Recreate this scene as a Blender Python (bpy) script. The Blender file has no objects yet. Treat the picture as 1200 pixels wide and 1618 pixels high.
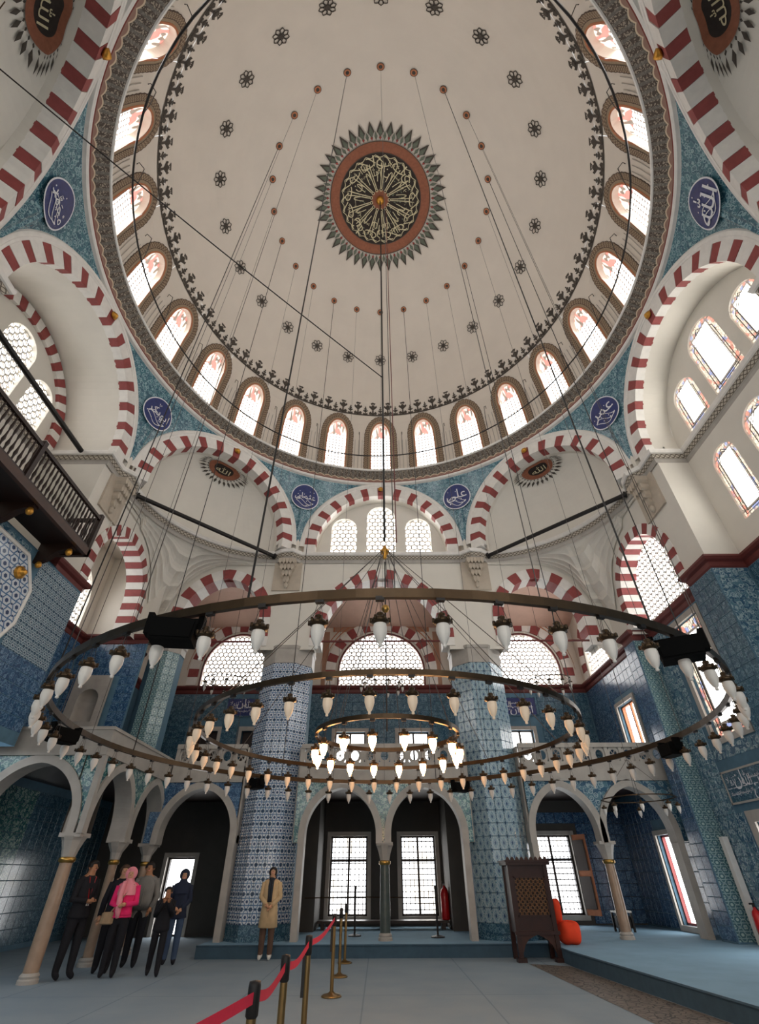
import bpy, math, random
from math import sin, cos, pi, sqrt, atan2, radians as RAD
from mathutils import Matrix, Vector, geometry
random.seed(7)
SC = bpy.context.scene
COL = SC.collection
# ---------------------------------------------------------------- camera, world, exposure
FPX, PITCH, ROLL, YAW = 740.85, .660521, -.0050427, -.0038042
def camera():
    cp, sp = cos(PITCH), sin(PITCH)
    r = Vector((1, 0, 0)); u = Vector((0, -sp, cp)); f = Vector((0, cp, sp))
    cr, sr = cos(ROLL), sin(ROLL)
    r, u = cr*r + sr*u, -sr*r + cr*u
    Y = Matrix.Rotation(YAW, 3, 'Z')
    r, u, f = Y @ r, Y @ u, Y @ f
    M = Matrix(((r.x, u.x, -f.x, -.117), (r.y, u.y, -f.y, -7.138), (r.z, u.z, -f.z, 1.43), (0, 0, 0, 1)))
    c = bpy.data.cameras.new('camera'); c.sensor_fit = 'VERTICAL'; c.sensor_height = 24
    c.lens = FPX/1618*24; c.clip_start = .05; c.clip_end = 200
    o = bpy.data.objects.new('camera', c); o.matrix_world = M; COL.objects.link(o); SC.camera = o
camera()
w = bpy.data.worlds.new('sky'); SC.world = w; w.use_nodes = True
w.node_tree.nodes['Background'].inputs[0].default_value = (.86, .93, 1, 1)
w.node_tree.nodes['Background'].inputs[1].default_value = 1.2
SC.view_settings.view_transform = 'Standard'
try: SC.view_settings.look = 'None'
except Exception: pass
SC.view_settings.gamma = 1
SC.view_settings.use_curve_mapping = False
SC.view_settings.exposure = 1.27
SC.cycles.max_bounces = 9; SC.cycles.diffuse_bounces = 6
WIN = 3.5         # radiance of the overcast daylight behind the glass
# ---------------------------------------------------------------- small shader language
class V:
    def __init__(s, t, k): s.t = t; s.k = k
    def m(s, op, *a): return mth(s.t, op, s, *a)
    def __add__(s, o): return s.m('ADD', o)
    __radd__ = __add__
    def __sub__(s, o): return s.m('SUBTRACT', o)
    def __rsub__(s, o): return mth(s.t, 'SUBTRACT', o, s)
    def __mul__(s, o): return s.m('MULTIPLY', o)
    __rmul__ = __mul__
    def __truediv__(s, o): return s.m('DIVIDE', o)
    def lt(s, o): return s.m('LESS_THAN', o)
    def gt(s, o): return s.m('GREATER_THAN', o)
    def abs(s): return s.m('ABSOLUTE')
    def sin(s): return s.m('SINE')
    def fr(s): return s.m('FRACT')
    def fl(s): return s.m('FLOOR')
    def sq(s): return s.m('SQRT')
    def mn(s, o): return s.m('MINIMUM', o)
    def mx(s, o): return s.m('MAXIMUM', o)
def mth(t, op, *a):
    n = t.nodes.new('ShaderNodeMath'); n.operation = op
    for i, x in enumerate(a):
        if isinstance(x, V): t.links.new(x.k, n.inputs[i])
        else: n.inputs[i].default_value = x
    return V(t, n.outputs[0])
def lin(c):
    if isinstance(c, str):
        c = tuple(int(c[i:i+2], 16)/255 for i in (0, 2, 4))
    return tuple(x/12.92 if x <= .04045 else ((x+.055)/1.055)**2.4 for x in c) + (1,)
class Mat:
    def __init__(s, name, rough=.6, spec=.4, metal=0, coat=0):
        s.m = bpy.data.materials.new(name); s.m.use_nodes = True; s.t = s.m.node_tree
        s.b = s.t.nodes['Principled BSDF']
        s.b.inputs['Roughness'].default_value = rough; s.b.inputs['Metallic'].default_value = metal
        s.b.inputs['Specular IOR Level'].default_value = spec
        s.b.inputs['Coat Weight'].default_value = coat; s.b.inputs['Coat Roughness'].default_value = .12
    def pos(s, obj=False):
        if obj:
            g = s.t.nodes.new('ShaderNodeTexCoord').outputs['Object']
        else: g = s.t.nodes.new('ShaderNodeNewGeometry').outputs['Position']
        q = s.t.nodes.new('ShaderNodeSeparateXYZ'); s.t.links.new(g, q.inputs[0])
        return [V(s.t, q.outputs[i]) for i in range(3)]
    def uv(s):
        g = s.t.nodes.new('ShaderNodeUVMap').outputs[0]
        q = s.t.nodes.new('ShaderNodeSeparateXYZ'); s.t.links.new(g, q.inputs[0])
        return V(s.t, q.outputs[0]), V(s.t, q.outputs[1])
    def vec(s, x, y, z=0.):
        c = s.t.nodes.new('ShaderNodeCombineXYZ')
        for i, a in enumerate((x, y, z)):
            if isinstance(a, V): s.t.links.new(a.k, c.inputs[i])
            else: c.inputs[i].default_value = a
        return V(s.t, c.outputs[0])
    def noise(s, scale=5, detail=4, vec=None, dist=0):
        n = s.t.nodes.new('ShaderNodeTexNoise'); n.inputs['Scale'].default_value = scale; n.inputs['Detail'].default_value = detail
        n.inputs['Distortion'].default_value = dist
        if vec is None:
            g = s.t.nodes.new('ShaderNodeNewGeometry').outputs['Position']; s.t.links.new(g, n.inputs[0])
        else: s.t.links.new(vec.k, n.inputs[0])
        return V(s.t, n.outputs[0])
    def voro(s, scale=5, vec=None, feat='DISTANCE_TO_EDGE'):
        n = s.t.nodes.new('ShaderNodeTexVoronoi'); n.feature = feat; n.inputs['Scale'].default_value = scale
        if vec is None:
            g = s.t.nodes.new('ShaderNodeNewGeometry').outputs['Position']; s.t.links.new(g, n.inputs[0])
        else: s.t.links.new(vec.k, n.inputs[0])
        return V(s.t, n.outputs['Distance'])
    def col(s, c):
        if isinstance(c, V): return c
        n = s.t.nodes.new('ShaderNodeRGB'); n.outputs[0].default_value = lin(c); return V(s.t, n.outputs[0])
    def mix(s, f, a, b):
        n = s.t.nodes.new('ShaderNodeMix'); n.data_type = 'RGBA'
        if isinstance(f, V): s.t.links.new(f.k, n.inputs[0])
        else: n.inputs[0].default_value = f
        for i, x in ((6, a), (7, b)):
            if isinstance(x, V): s.t.links.new(x.k, n.inputs[i])
            else: n.inputs[i].default_value = lin(x)
        return V(s.t, n.outputs[2])
    def ramp(s, f, *st):
        n = s.t.nodes.new('ShaderNodeValToRGB'); e = n.color_ramp.elements
        while len(e) < len(st): e.new(.5)
        for i, (p, c) in enumerate(st): e[i].position = p; e[i].color = lin(c)
        s.t.links.new(f.k, n.inputs[0]); return V(s.t, n.outputs[0])
    def base(s, c):
        if isinstance(c, V): s.t.links.new(c.k, s.b.inputs['Base Color'])
        else: s.b.inputs['Base Color'].default_value = lin(c)
        return s
    def bump(s, h, st=.3, d=.01):
        n = s.t.nodes.new('ShaderNodeBump'); n.inputs['Strength'].default_value = st; n.inputs['Distance'].default_value = d
        s.t.links.new(h.k, n.inputs['Height']); s.t.links.new(n.outputs[0], s.b.inputs['Normal']); return s
    def emit(s, c, e):
        if isinstance(c, V): s.t.links.new(c.k, s.b.inputs['Emission Color'])
        else: s.b.inputs['Emission Color'].default_value = lin(c)
        s.b.inputs['Emission Strength'].default_value = e; return s
def flat(name, c, var=.08, sc=3, **k):
    m = Mat(name, **k); n = m.noise(sc, 5)
    cc = lin(c) if isinstance(c, str) else c
    a = tuple(max(0, min(1, x)) for x in ([int(c[i:i+2], 16)/255*(1-var) for i in (0, 2, 4)]))
    b = tuple(min(1, x) for x in ([int(c[i:i+2], 16)/255*(1+var) for i in (0, 2, 4)]))
    m.base(m.mix(n, a, b)); m.bump(n, .08); return m.m
MT = {}
MT['plaster'] = flat('cream_plaster', 'D9D4CA', .03, 2, rough=.8)
MT['domeplaster'] = flat('dome_plaster', 'D2C8BC', .03, 1.2, rough=.85)
MT['stone'] = flat('grey_marble', 'A8A29A', .12, 4, rough=.5)
MT['limestone'] = flat('beige_limestone', 'B9AD9D', .08, 5, rough=.7)
MT['white'] = flat('white_marble', 'E2DED8', .06, 6, rough=.45)
MT['red'] = flat('red_stone', '8E4442', .14, 7, rough=.6)
MT['redcornice'] = flat('red_painted_cornice', '66302C', .15, 5, rough=.5)
MT['black'] = flat('black_iron', '1C1816', .2, 9, rough=.5)
MT['wood'] = flat('dark_brown_wood', '261711', .25, 6, rough=.45)
MT['bronze'] = flat('dark_bronze', '493A2A', .2, 9, rough=.35, metal=.8)
MT['brass'] = flat('brass', 'B08A4A', .1, 9, rough=.3, metal=.9)
MT['gold'] = flat('gilded', 'C8903C', .15, 12, rough=.35, metal=.7)
MT['cable'] = flat('steel_cable', '4A4440', .1, 9, rough=.5)
MT['paint_dark'] = flat('dark_painted_ornament', '463F38', .2, 30, rough=.8)
MT['medal_dark'] = flat('dark_medallion_ground', '2C2420', .3, 12, rough=.8)
MT['tan'] = flat('tan_painted_band', '94816A', .1, 12, rough=.8)
MT['paint_green'] = flat('grey_green_painted_ornament', '5C6255', .3, 30, rough=.8)
MT['paint_brown'] = flat('brown_painted_ring', '8A5640', .15, 12, rough=.8)
MT['paint_red'] = flat('red_painted_ornament', '9A3A36', .1, 12, rough=.8)
MT['orange'] = flat('terracotta_band', 'B0704E', .12, 8, rough=.75)
MT['navy'] = flat('navy_tile', '26336A', .2, 10, rough=.25, coat=.4)
MT['letter'] = flat('white_lettering', 'D8DAE0', .04, 10, rough=.4)
MT['goldletter'] = flat('pale_gilt_lettering', 'C9BE9C', .08, 10, rough=.5)
MT['grout'] = flat('blue_grey_mortar', '4E6F82', .15, 5, rough=.7)
# gilt-brown ornament of the dome cornice: leaf and scroll band
def ornament():
    m = Mat('scroll_ornament', rough=.8); u, v = m.uv()
    su = ((u*2*pi).sin()*.5+.5)
    a = ((u-.5).abs()*2.2); b = (v-.5)*2.2
    r = (a*a+b*b).sq()
    ring = (((r*9).sin()).gt(.35))
    n = m.noise(9, 2, m.vec(u*1.0, v*.8, 0.)); leaf = ((n*22).sin()).gt(.25)
    c = m.mix(leaf, '544A42', 'A09484'); c = m.mix(ring*.7, c, '75706A')
    edge = (v-.13-((u*2*pi).sin().abs()*.12)).abs().lt(.03); c = m.mix(edge, c, 'D8C4A8')
    c = m.mix((v-((u*2*pi).sin().abs()*.12)).lt(.10), c, '9C7A6C'); c = m.mix(v.lt(.05), c, '7C3A34')
    return m.base(c).m
MT['ornament'] = ornament()
def smallornament(a='B8AFA0', b='5A5148'):
    m = Mat('chain_ornament', rough=.75); u, v = m.uv()
    k = ((u*2*pi).sin()*.32-(v-.5)).abs().lt(.09); k2 = ((u*2*pi).sin()*.32+(v-.5)).abs().lt(.09)
    c = m.mix(k.mx(k2), a, b); c = m.mix((v-.5).abs().gt(.42), c, b); return m.base(c).m
MT['chain'] = smallornament()
def rope():
    m = Mat('rope_border_paint', rough=.8); u, v = m.uv()
    k = ((u*4*pi+v*5).sin()*((v*9).sin())).gt(.05); c = m.mix(k, '6A5646', '97856F'); c = m.mix((v-.1).lt(0), c, '4A3A30'); c = m.mix(v.gt(.9), c, '4A3A30'); return m.base(c).m
MT['rope'] = rope()
# ---- tile patterns (per-tile UV prints)
def tile_hex(nm, ground, blue, dark, k=1.29, dens=1):
    m = Mat(nm, rough=.22, coat=.5); u, v = m.uv()
    u = (u*dens).fr(); v = (v*dens).fr()
    def dd(cx, cy):
        a = (u-cx).abs(); b = (v-cy).abs(); return a, b*k
    a, b = dd(.5, .5); d2 = b.mx((b*.5)+(a*.87))
    a, b = (.5-(u-.5).abs()), (.5-(v-.5).abs())*k; d1 = b.mx((b*.5)+(a*.87))
    mm = d1.mn(d2)
    a, b = (u-.5).abs(), (.5-(v-.5).abs())*k; s1 = (a*a+b*b)
    a, b = (.5-(u-.5).abs()), (v-.5).abs()*k; s2 = (a*a+b*b)
    c = m.mix(mm.lt(.14), ground, dark); c = m.mix((mm-.335).abs().lt(.042), c, blue)
    c = m.mix(s1.mn(s2).lt(.0064), c, dark)
    n = m.noise(.8, 2); c = m.mix(n*.3, c, blue)
    return m.base(c).m
MT['t_hex'] = tile_hex('hexagon_star_tile', 'D2DAE0', '3B6590', '22365F')
def tile_rings(nm, ground, line, dark, sc=8, w=.05, r=.36):
    m = Mat(nm, rough=.25, coat=.45)
    d = m.voro(sc, feat='F1'); e = m.voro(sc); n = m.noise(sc*1.6, 1)
    c = m.mix(n.gt(.52), ground, dark)
    c = m.mix((d-r).abs().lt(w), c, line); c = m.mix(d.lt(.13), c, line); c = m.mix((n-.5).abs().lt(.022), c, line)
    n2 = m.noise(.9, 3); c = m.mix(n2*.45, c, ground)
    return m.base(c).m
MT['t_blue'] = tile_rings('blue_arabesque_tile', '33587A', '7090AC', '264468')
MT['t_teal'] = tile_rings('teal_arabesque_tile', '345A6C', '7090A0', '2C4E66')
MT['t_pend'] = tile_rings('pendentive_arabesque_tile', '3A6A78', '8CB0B8', '2A5468', 7, .06)
MT['t_leaf'] = tile_rings('leaf_scroll_tile', '557888', 'A0B4BA', '2E5470', 7, .07)
MT['t_green'] = tile_rings('green_vine_tile', '2F6A6A', 'A8C0B8', '245466', 9, .09)
def tile_ogee(nm, ground, line, dark):
    m = Mat(nm, rough=.22, coat=.5); u, v = m.uv()
    a = (u-.5).abs(); b = (v-.5).abs()
    d = (a*1.35+b); ring = (d-.36).abs().lt(.05); core = d.lt(.2)
    cc = ((.5-a)*1.35+(.5-b)); ring2 = (cc-.3).abs().lt(.045); core2 = cc.lt(.12)
    n = m.noise(16, 1, m.vec(u, v)); l = ((n*20).sin()).gt(.45)
    c = m.mix(l, ground, line); c = m.mix(ring.mx(ring2), c, line); c = m.mix(core.mx(core2), c, dark)
    n2 = m.noise(.8, 2); c = m.mix(n2*.4, c, line)
    return m.base(c).m
MT['t_ogee'] = tile_ogee('ogee_lattice_tile', 'BAC8CC', '5E869A', '2C466C')
MT['t_strip'] = tile_hex('green_dotted_tile', '38606A', '8CA6A8', 'A2B8B4')
MT['t_lattice'] = tile_hex('white_lattice_tile', 'A8BAC2', '34566E', '2A4258')
# ---------------------------------------------------------------- mesh builder
class MB:
    def __init__(s): s.v = []; s.f = []; s.uv = []; s.mi = []; s.cur = 0
    def add(s, pts): i = len(s.v); s.v += [tuple(p) for p in pts]; return i
    def face(s, idx, uv=None): s.f.append(tuple(idx)); s.uv.append(uv); s.mi.append(s.cur)
    def quad(s, a, b, c, d, uv=None):
        i = s.add((a, b, c, d)); s.face((i, i+1, i+2, i+3), uv)
    def box(s, x0, y0, z0, x1, y1, z1):
        i = s.add([(x0,y0,z0),(x1,y0,z0),(x1,y1,z0),(x0,y1,z0),(x0,y0,z1),(x1,y0,z1),(x1,y1,z1),(x0,y1,z1)])
        for f in ((3,2,1,0),(4,5,6,7),(0,1,5,4),(1,2,6,5),(2,3,7,6),(3,0,4,7)): s.face([i+k for k in f])
    def hexa(s, p):      # 8 points: 0-3 near ring, 4-7 far ring
        i = s.add(p)
        for f in ((0,1,2,3),(7,6,5,4),(1,0,4,5),(2,1,5,6),(3,2,6,7),(0,3,7,4)): s.face([i+k for k in f])
    def grid(s, fn, us, vs, uvf=None):
        i = s.add([fn(u, v) for v in vs for u in us]); n = len(us)
        for b in range(len(vs)-1):
            for a in range(n-1):
                q = (i+b*n+a, i+b*n+a+1, i+(b+1)*n+a+1, i+(b+1)*n+a)
                s.face(q, [uvf(us[a], vs[b]), uvf(us[a+1], vs[b]), uvf(us[a+1], vs[b+1]), uvf(us[a], vs[b+1])] if uvf else None)
    def lathe(s, prof, n=24, cx=0, cy=0, a0=0, a1=2*pi, uvf=None):
        s.grid(lambda u, v: (cx+prof[v][0]*sin(u), cy+prof[v][0]*cos(u), prof[v][1]),
               [a0+(a1-a0)*k/n for k in range(n+1)], list(range(len(prof))), uvf)
    def tube(s, pts, r, n=6, closed=False, cap=True):
        P = [Vector(p) for p in pts]; m = len(P); base = len(s.v); up = None
        R = r if isinstance(r, (list, tuple)) else [r]*m
        for k in range(m):
            if closed: t = P[(k+1) % m]-P[k-1]
            else: t = P[min(k+1, m-1)]-P[max(k-1, 0)]
            t.normalize()
            if up is None: up = t.cross(Vector((0, 0, 1)));  up = up if up.length > .05 else Vector((1, 0, 0))
            a = (up-t*up.dot(t)).normalized(); up = a; b = t.cross(a)
            s.add([P[k]+(a*cos(2*pi*j/n)+b*sin(2*pi*j/n))*R[k] for j in range(n)])
        for k in range(m if closed else m-1):
            q = (k+1) % m
            for j in range(n): s.face((base+k*n+j, base+k*n+(j+1) % n, base+q*n+(j+1) % n, base+q*n+j))
        if cap and not closed:
            s.face([base+j for j in range(n)][::-1]); s.face([base+(m-1)*n+j for j in range(n)])
    def prism(s, pts, fn, d0, d1):       # pts 2-D outline, fn(u,z,d) mapping
        n = len(pts); i = s.add([fn(u, z, d0) for u, z in pts]+[fn(u, z, d1) for u, z in pts])
        s.face(range(i, i+n)); s.face(range(i+2*n-1, i+n-1, -1))
        for k in range(n): q = (k+1) % n; s.face((i+k, i+n+k, i+n+q, i+q))
    def mesh(s, name, mats, smooth=False):
        me = bpy.data.meshes.new(name); me.from_pydata(s.v, [], [list(f) for f in s.f])
        for m in (mats if isinstance(mats, (list, tuple)) else [mats]): me.materials.append(MT[m] if isinstance(m, str) else m)
        if any(s.mi): me.polygons.foreach_set('material_index', s.mi)
        if any(u is not None for u in s.uv):
            l = me.uv_layers.new(name='uv'); k = 0; out = []
            for f, u in zip(s.f, s.uv):
                for j in range(len(f)): out += list(u[j]) if u else [0, 0]
            l.data.foreach_set('uv', out)
        if smooth: me.polygons.foreach_set('use_smooth', [True]*len(me.polygons))
        me.update(); return me
    def build(s, name, mats, parent=None, smooth=False, **k): return link(name, s.mesh(name, mats, smooth), parent, **k)
def wbase(p):
    m = Matrix.Identity(4)
    while p is not None: m = p.matrix_basis @ m; p = p.parent
    return m
def link(name, me, parent=None, local=False, kind=None, label=None, cat=None, group=None, loc=None, rz=0):
    o = bpy.data.objects.new(name, me); COL.objects.link(o)
    w = Matrix.Translation(loc or (0, 0, 0)) @ Matrix.Rotation(rz, 4, 'Z')
    if parent is not None:
        o.parent = parent
        o.matrix_basis = w if local else wbase(parent).inverted() @ w
    else: o.matrix_basis = w
    tag(o, label, cat, group, kind); return o
def tag(o, label=None, cat=None, group=None, kind=None):
    for k, v in (('label', label), ('category', cat), ('group', group), ('kind', kind)):
        if v: o[k] = v
    return o
def empty(name, loc=(0, 0, 0), rz=0, **k): return link(name, None, None, loc=loc, rz=rz, **k)
NUM = {}
def nn(base): NUM[base] = NUM.get(base, 0)+1; return '%s_%d' % (base, NUM[base])
# ---------------------------------------------------------------- arches
def arc_z(o, u, e=0.):       # height of the arch curve at u; e = outward offset
    hw, rise = o['hw']+e, o['rise']+e; x = min(abs(u-o['u']), hw)
    if o.get('kind') == 'pointed':
        R = (rise*rise+hw*hw)/(2*hw); return o['zs']+sqrt(max(0, R*R-(x+R-hw)**2))
    if o.get('kind') == 'flat': return o['zs']+rise
    return o['zs']+rise*sqrt(max(0, 1-(x/hw)**2))
def outline(o, n=24, e=0., z0=None):     # polyline from left foot over the crown to right foot
    hw = o['hw']+e; pts = []
    z0 = o['z0'] if z0 is None else z0
    if o.get('kind') == 'flat':
        return [(o['u']-hw, z0), (o['u']-hw, o['zs']+o['rise']+e), (o['u']+hw, o['zs']+o['rise']+e), (o['u']+hw, z0)]
    pts.append((o['u']-hw, z0))
    for k in range(n+1):
        x = -cos(pi*k/n)*hw; pts.append((o['u']+x, arc_z(o, o['u']+x, e)))
    pts.append((o['u']+hw, z0)); return pts
def archwall(mb, m, u0, u1, zb, zt, ops=(), depth=.3, nu=8, nz=1, reveal=True, uvs=None):
    us = {round(u0+(u1-u0)*k/nu, 4) for k in range(nu+1)}
    for o in ops:
        for k in range(17):
            u = o['u']-cos(pi*k/16)*o['hw']
            if u0 <= u <= u1: us.add(round(u, 4))
    us = sorted(us)
    top = zt if callable(zt) else (lambda u: zt); bot = zb if callable(zb) else (lambda u: zb)
    for a, b in zip(us, us[1:]):
        if b-a < 1e-3: continue
        mid = (a+b)/2; iv = [(bot(a), bot(b))]; cuts = []
        for o in sorted((o for o in ops if abs(mid-o['u']) < o['hw']), key=lambda o: o['z0']):
            cuts.append(((o['z0'], o['z0']), (arc_z(o, a), arc_z(o, b))))
        lo = (bot(a), bot(b)); segs = []
        for c0, c1 in cuts: segs.append((lo, c0)); lo = c1
        segs.append((lo, (top(a), top(b))))
        for (la, lb), (ha, hb) in segs:
            if ha-la < 1e-3 and hb-lb < 1e-3: continue
            for q in range(nz):
                f0, f1 = q/nz, (q+1)/nz
                P = [(a, la+(ha-la)*f0), (b, lb+(hb-lb)*f0), (b, lb+(hb-lb)*f1), (a, la+(ha-la)*f1)]
                mb.quad(*[m(u, z, 0) for u, z in P], uv=[(u*uvs, z*uvs) for u, z in P] if uvs else None)
    if reveal:
        for o in ops:
            pl = outline(o, 24)
            if o['z0'] > bot(o['u'])+.02: pl.append(pl[0])
            for p, q in zip(pl, pl[1:]): mb.quad(m(*p, 0), m(*p, depth), m(*q, depth), m(*q, 0))
def mapY(y0, s=1): return lambda u, z, d: (u, y0+s*d, z)
def mapX(x0, s=1): return lambda u, z, d: (x0+s*d, u, z)
def along(pl):
    L = [0]
    for p, q in zip(pl, pl[1:]): L.append(L[-1]+math.dist(p, q))
    return L
def at_len(pl, L, s):
    for k in range(len(pl)-1):
        if s <= L[k+1]+1e-9:
            f = (s-L[k])/max(1e-9, L[k+1]-L[k]); return (pl[k][0]+(pl[k+1][0]-pl[k][0])*f, pl[k][1]+(pl[k+1][1]-pl[k][1])*f)
    return pl[-1]
def voussoirs(parent, m, o, th, n, proj=.02, dep=.4, z0=None, local=False, first='white'):
    inn = outline(o, 60, 0, z0)[0 if (z0 is not None and z0 < o['zs']-.01) else 1:]
    if not (z0 is not None and z0 < o['zs']-.01): inn = inn[:-1]
    L = along(inn); T = L[-1]
    def pt(s, e):
        p = at_len(inn, L, s); q0 = at_len(inn, L, max(0, s-.03)); q1 = at_len(inn, L, min(T, s+.03))
        tx, tz = q1[0]-q0[0], q1[1]-q0[1]; l = math.hypot(tx, tz); return (p[0]-tz/l*e, p[1]+tx/l*e)
    gap = .004
    for k in range(n):
        s0, s1 = T*k/n+gap, T*(k+1)/n-gap; sm = (s0+s1)/2
        ps = [pt(s0, 0), pt(sm, 0), pt(s1, 0), pt(s1, th), pt(sm, th), pt(s0, th)]
        if k == n//2 and o.get('kind') == 'pointed':
            ps = [pt(s0, 0), pt(sm, 0), pt(s1, 0), pt(s1, th), (o['u'], pt(sm, th)[1]), pt(s0, th)]
        red = (k % 2 == 1) if first == 'white' else (k % 2 == 0)
        b = MB(); pr = proj+random.uniform(0, .008); b.prism(ps, m, -pr, dep)
        b.build('voussoir', 'red' if red else 'white', parent, local=local)
# ---------------------------------------------------------------- tile fields
TMESH = {}
def tilemesh(mat, w, h):
    k = (mat, round(w, 3), round(h, 3))
    if k not in TMESH:
        b = MB(); g = .004; c = .006; x, z = w/2-g, h/2-g; d = .012
        A = [(-x, 0, -z), (x, 0, -z), (x, 0, z), (-x, 0, z)]; B = [(-x+c, -d, -z+c), (x-c, -d, -z+c), (x-c, -d, z-c), (-x+c, -d, z-c)]
        i = b.add(A+B); U = [(0, 0), (1, 0), (1, 1), (0, 1)]
        b.face((i+4, i+5, i+6, i+7), U)
        for q in range(4): r = (q+1) % 4; b.face((i+q, i+r, i+4+r, i+4+q), [U[q], U[r], U[r], U[q]])
        TMESH[k] = b.mesh('tile', mat)
    return TMESH[k]
def tiles(parent, org, ang, W, H, w, h, mat, nmax=300, ok=None, key=None):
    # a field of tiles on a vertical plane: org = lower left corner seen from inside, ang = heading of the facing normal's plane
    nx, nz = max(1, round(W/w)), max(1, round(H/h)); w, h = W/nx, H/nz
    dx = Vector((cos(ang), sin(ang), 0)); cells = []
    for i in range(nx):
        for j in range(nz):
            u, z = (i+.5)*w, (j+.5)*h
            if ok and not ok(u, z+org[2], w, h): continue
            cells.append((u, z))
    cam = Vector((-.117, -7.138, 1.43))
    cells.sort(key=lambda c: (Vector(org)+dx*c[0]+Vector((0, 0, c[1]))-cam).length)
    me = tilemesh(mat, w, h); rest = MB()
    for k, (u, z) in enumerate(cells):
        p = Vector(org)+dx*u+Vector((0, 0, z))
        if k < nmax: link('tile', me, parent, loc=p, rz=ang)
        else:
            i = rest.add([p+dx*v.co.x+Vector((-sin(ang), cos(ang), 0))*v.co.y+Vector((0, 0, v.co.z)) for v in me.vertices])
            U = [(0, 0), (1, 0), (1, 1), (0, 1)]
            rest.face((i+4, i+5, i+6, i+7), U)
            for q in range(4): r = (q+1) % 4; rest.face((i+q, i+r, i+4+r, i+4+q), [U[q], U[r], U[r], U[q]])
    if rest.f: rest.build('tiling', mat, parent, kind='stuff')
# ================================================================ MATERIALS OF GLASS AND FLOOR
def glass(name, kind, e=WIN):
    m = Mat(name, rough=.3); u, v = m.uv(); m.base('D2CABE')
    if kind == 'honey':      # round bull's-eye panes in plaster
        a = (u*1.).fr()-.5; b = (v*.5774).fr()-.5; d1 = (a*a+(b*1.732)*(b*1.732)).sq()
        a2 = (u+.5).fr()-.5; b2 = (v*.5774+.5).fr()-.5; d2 = (a2*a2+(b2*1.732)*(b2*1.732)).sq()
        k = d1.mn(d2).gt(.37); c = m.mix(k, 'FFFFFF', '000000')
    elif kind == 'drum':
        a = (u*6).fr()-.5; b = (v*18).fr()-.5; d1 = (a*a+b*b).sq()
        k = d1.gt(.43); c = m.mix(k, 'FFFFFF', '201C1C')
        n = m.noise(5.5, 0, m.vec(u, v)); top = v.gt(.78)
        red = n.gt(.56)*top; blk = m.noise(8, 0, m.vec(u, v, 3.)).gt(.6)*top
        c = m.mix(top, c, '6A625C'); c = m.mix(red, c, '6A2624'); c = m.mix(blk, c, '100C0C')
    elif kind == 'stained':
        a = (u-.5).abs(); fr = a.gt(.3).m('MAXIMUM', (v-.5).abs().gt(.4))
        vo = m.voro(13, m.vec(u, v*1.6)); n = m.noise(6, 1, m.vec(u, v))
        c = m.mix(fr, 'FFFCF4', '665F54'); c = m.mix(n.gt(.55)*fr, c, '64342A'); c = m.mix(m.noise(8, 1, m.vec(u, v, 5.)).gt(.6)*fr, c, '343E5A')
        c = m.mix(vo.lt(.05)*fr, c, '0C0808')
        c = m.mix(((a-.3).abs().lt(.018)).mx(((v-.5).abs()-.4).abs().lt(.012)), c, '0C0808')
    else:
        c = m.mix(m.noise(1.2, 3).gt(.56), 'FFFFFF', kind if kind != 'plain' else 'EDE6DA')
    m.emit(c, e); return m.m
MT['g_honey'] = glass('bulls_eye_glass', 'honey'); MT['g_drum'] = glass('drum_glass', 'drum')
MT['g_stain'] = glass('stained_glass', 'stained'); MT['g_plain'] = glass('daylight_glass', 'plain', WIN*.7)
def carpet():
    m = Mat('blue_grey_carpet', rough=.95, spec=.1); x, y, z = m.pos()
    n = m.noise(1.1, 3); n2 = m.noise(60, 2)
    k = ((x*.55+.2).fr()).lt(.012); k2 = ((y*.2+.4).fr()).lt(.004)
    c = m.mix(n, '7E8F9C', '98A4AA'); c = m.mix(k.mx(k2)*.5, c, '5E6E7C'); c = m.mix(n2*.25, c, '66788A')
    m.bump(n2, .3, .004); return m.base(c).m
MT['carpet'] = carpet()
MT['carpet2'] = flat('blue_carpet', '7FA2B8', .08, 2, rough=.95)
MT['riser'] = flat('dark_blue_carpet_edge', '3E5666', .12, 8, rough=.9)
def mosaic():
    m = Mat('old_patterned_floor', rough=.6); vo = m.voro(9); n = m.noise(5, 4)
    c = m.mix(n, '857A70', '5E5A56'); c = m.mix(vo.lt(.06), c, '3C3A38'); return m.base(c).m
MT['mosaic'] = mosaic()
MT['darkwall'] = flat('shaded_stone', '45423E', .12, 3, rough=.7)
MT['pink'] = flat('rose_plaster', 'C8A898', .05, 3, rough=.8)
# ================================================================ ROOM: FLOORS
A = 7.7
def floors():
    b = MB(); b.box(-9.9, -12.2, -.1, 8.7, 12.4, 0); b.build('floor', 'carpet', kind='structure')
    pl = [(-4.2, 7.06), (3.72, 7.06), (3.72, 5.7), (4.3, 0), (4.3, -12), (8.7, -12), (8.7, 12.1), (-4.2, 12.1)]
    b = MB(); i = b.add([(x, y, .22) for x, y in pl]); b.face(range(i, i+len(pl)))
    o = b.build('floor', 'carpet2', kind='structure', label='raised carpeted platform under the rear gallery and beside the tiled wall')
    b = MB()
    for p, q in zip(pl[:5]+[pl[-1]], pl[1:5]+[None]+[pl[0]]):
        if q: b.quad((*p, 0), (*q, 0), (*q, .22), (*p, .22))
    b.tube([(x, y, .215) for x, y in pl[:5]], .018, 6)
    b.build('platform_riser', 'riser', o)
    b = MB(); i = b.add([(2.95, 6.1, .004), (3.68, 5.75, .004), (4.27, 0, .004), (4.27, -6, .004), (3.3, -6, .004), (3.3, 0, .004)])
    b.face(range(i, i+6)); b.build('floor_border', 'mosaic', None, kind='structure', label='worn patterned stone strip along the foot of the platform')
floors()
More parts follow.
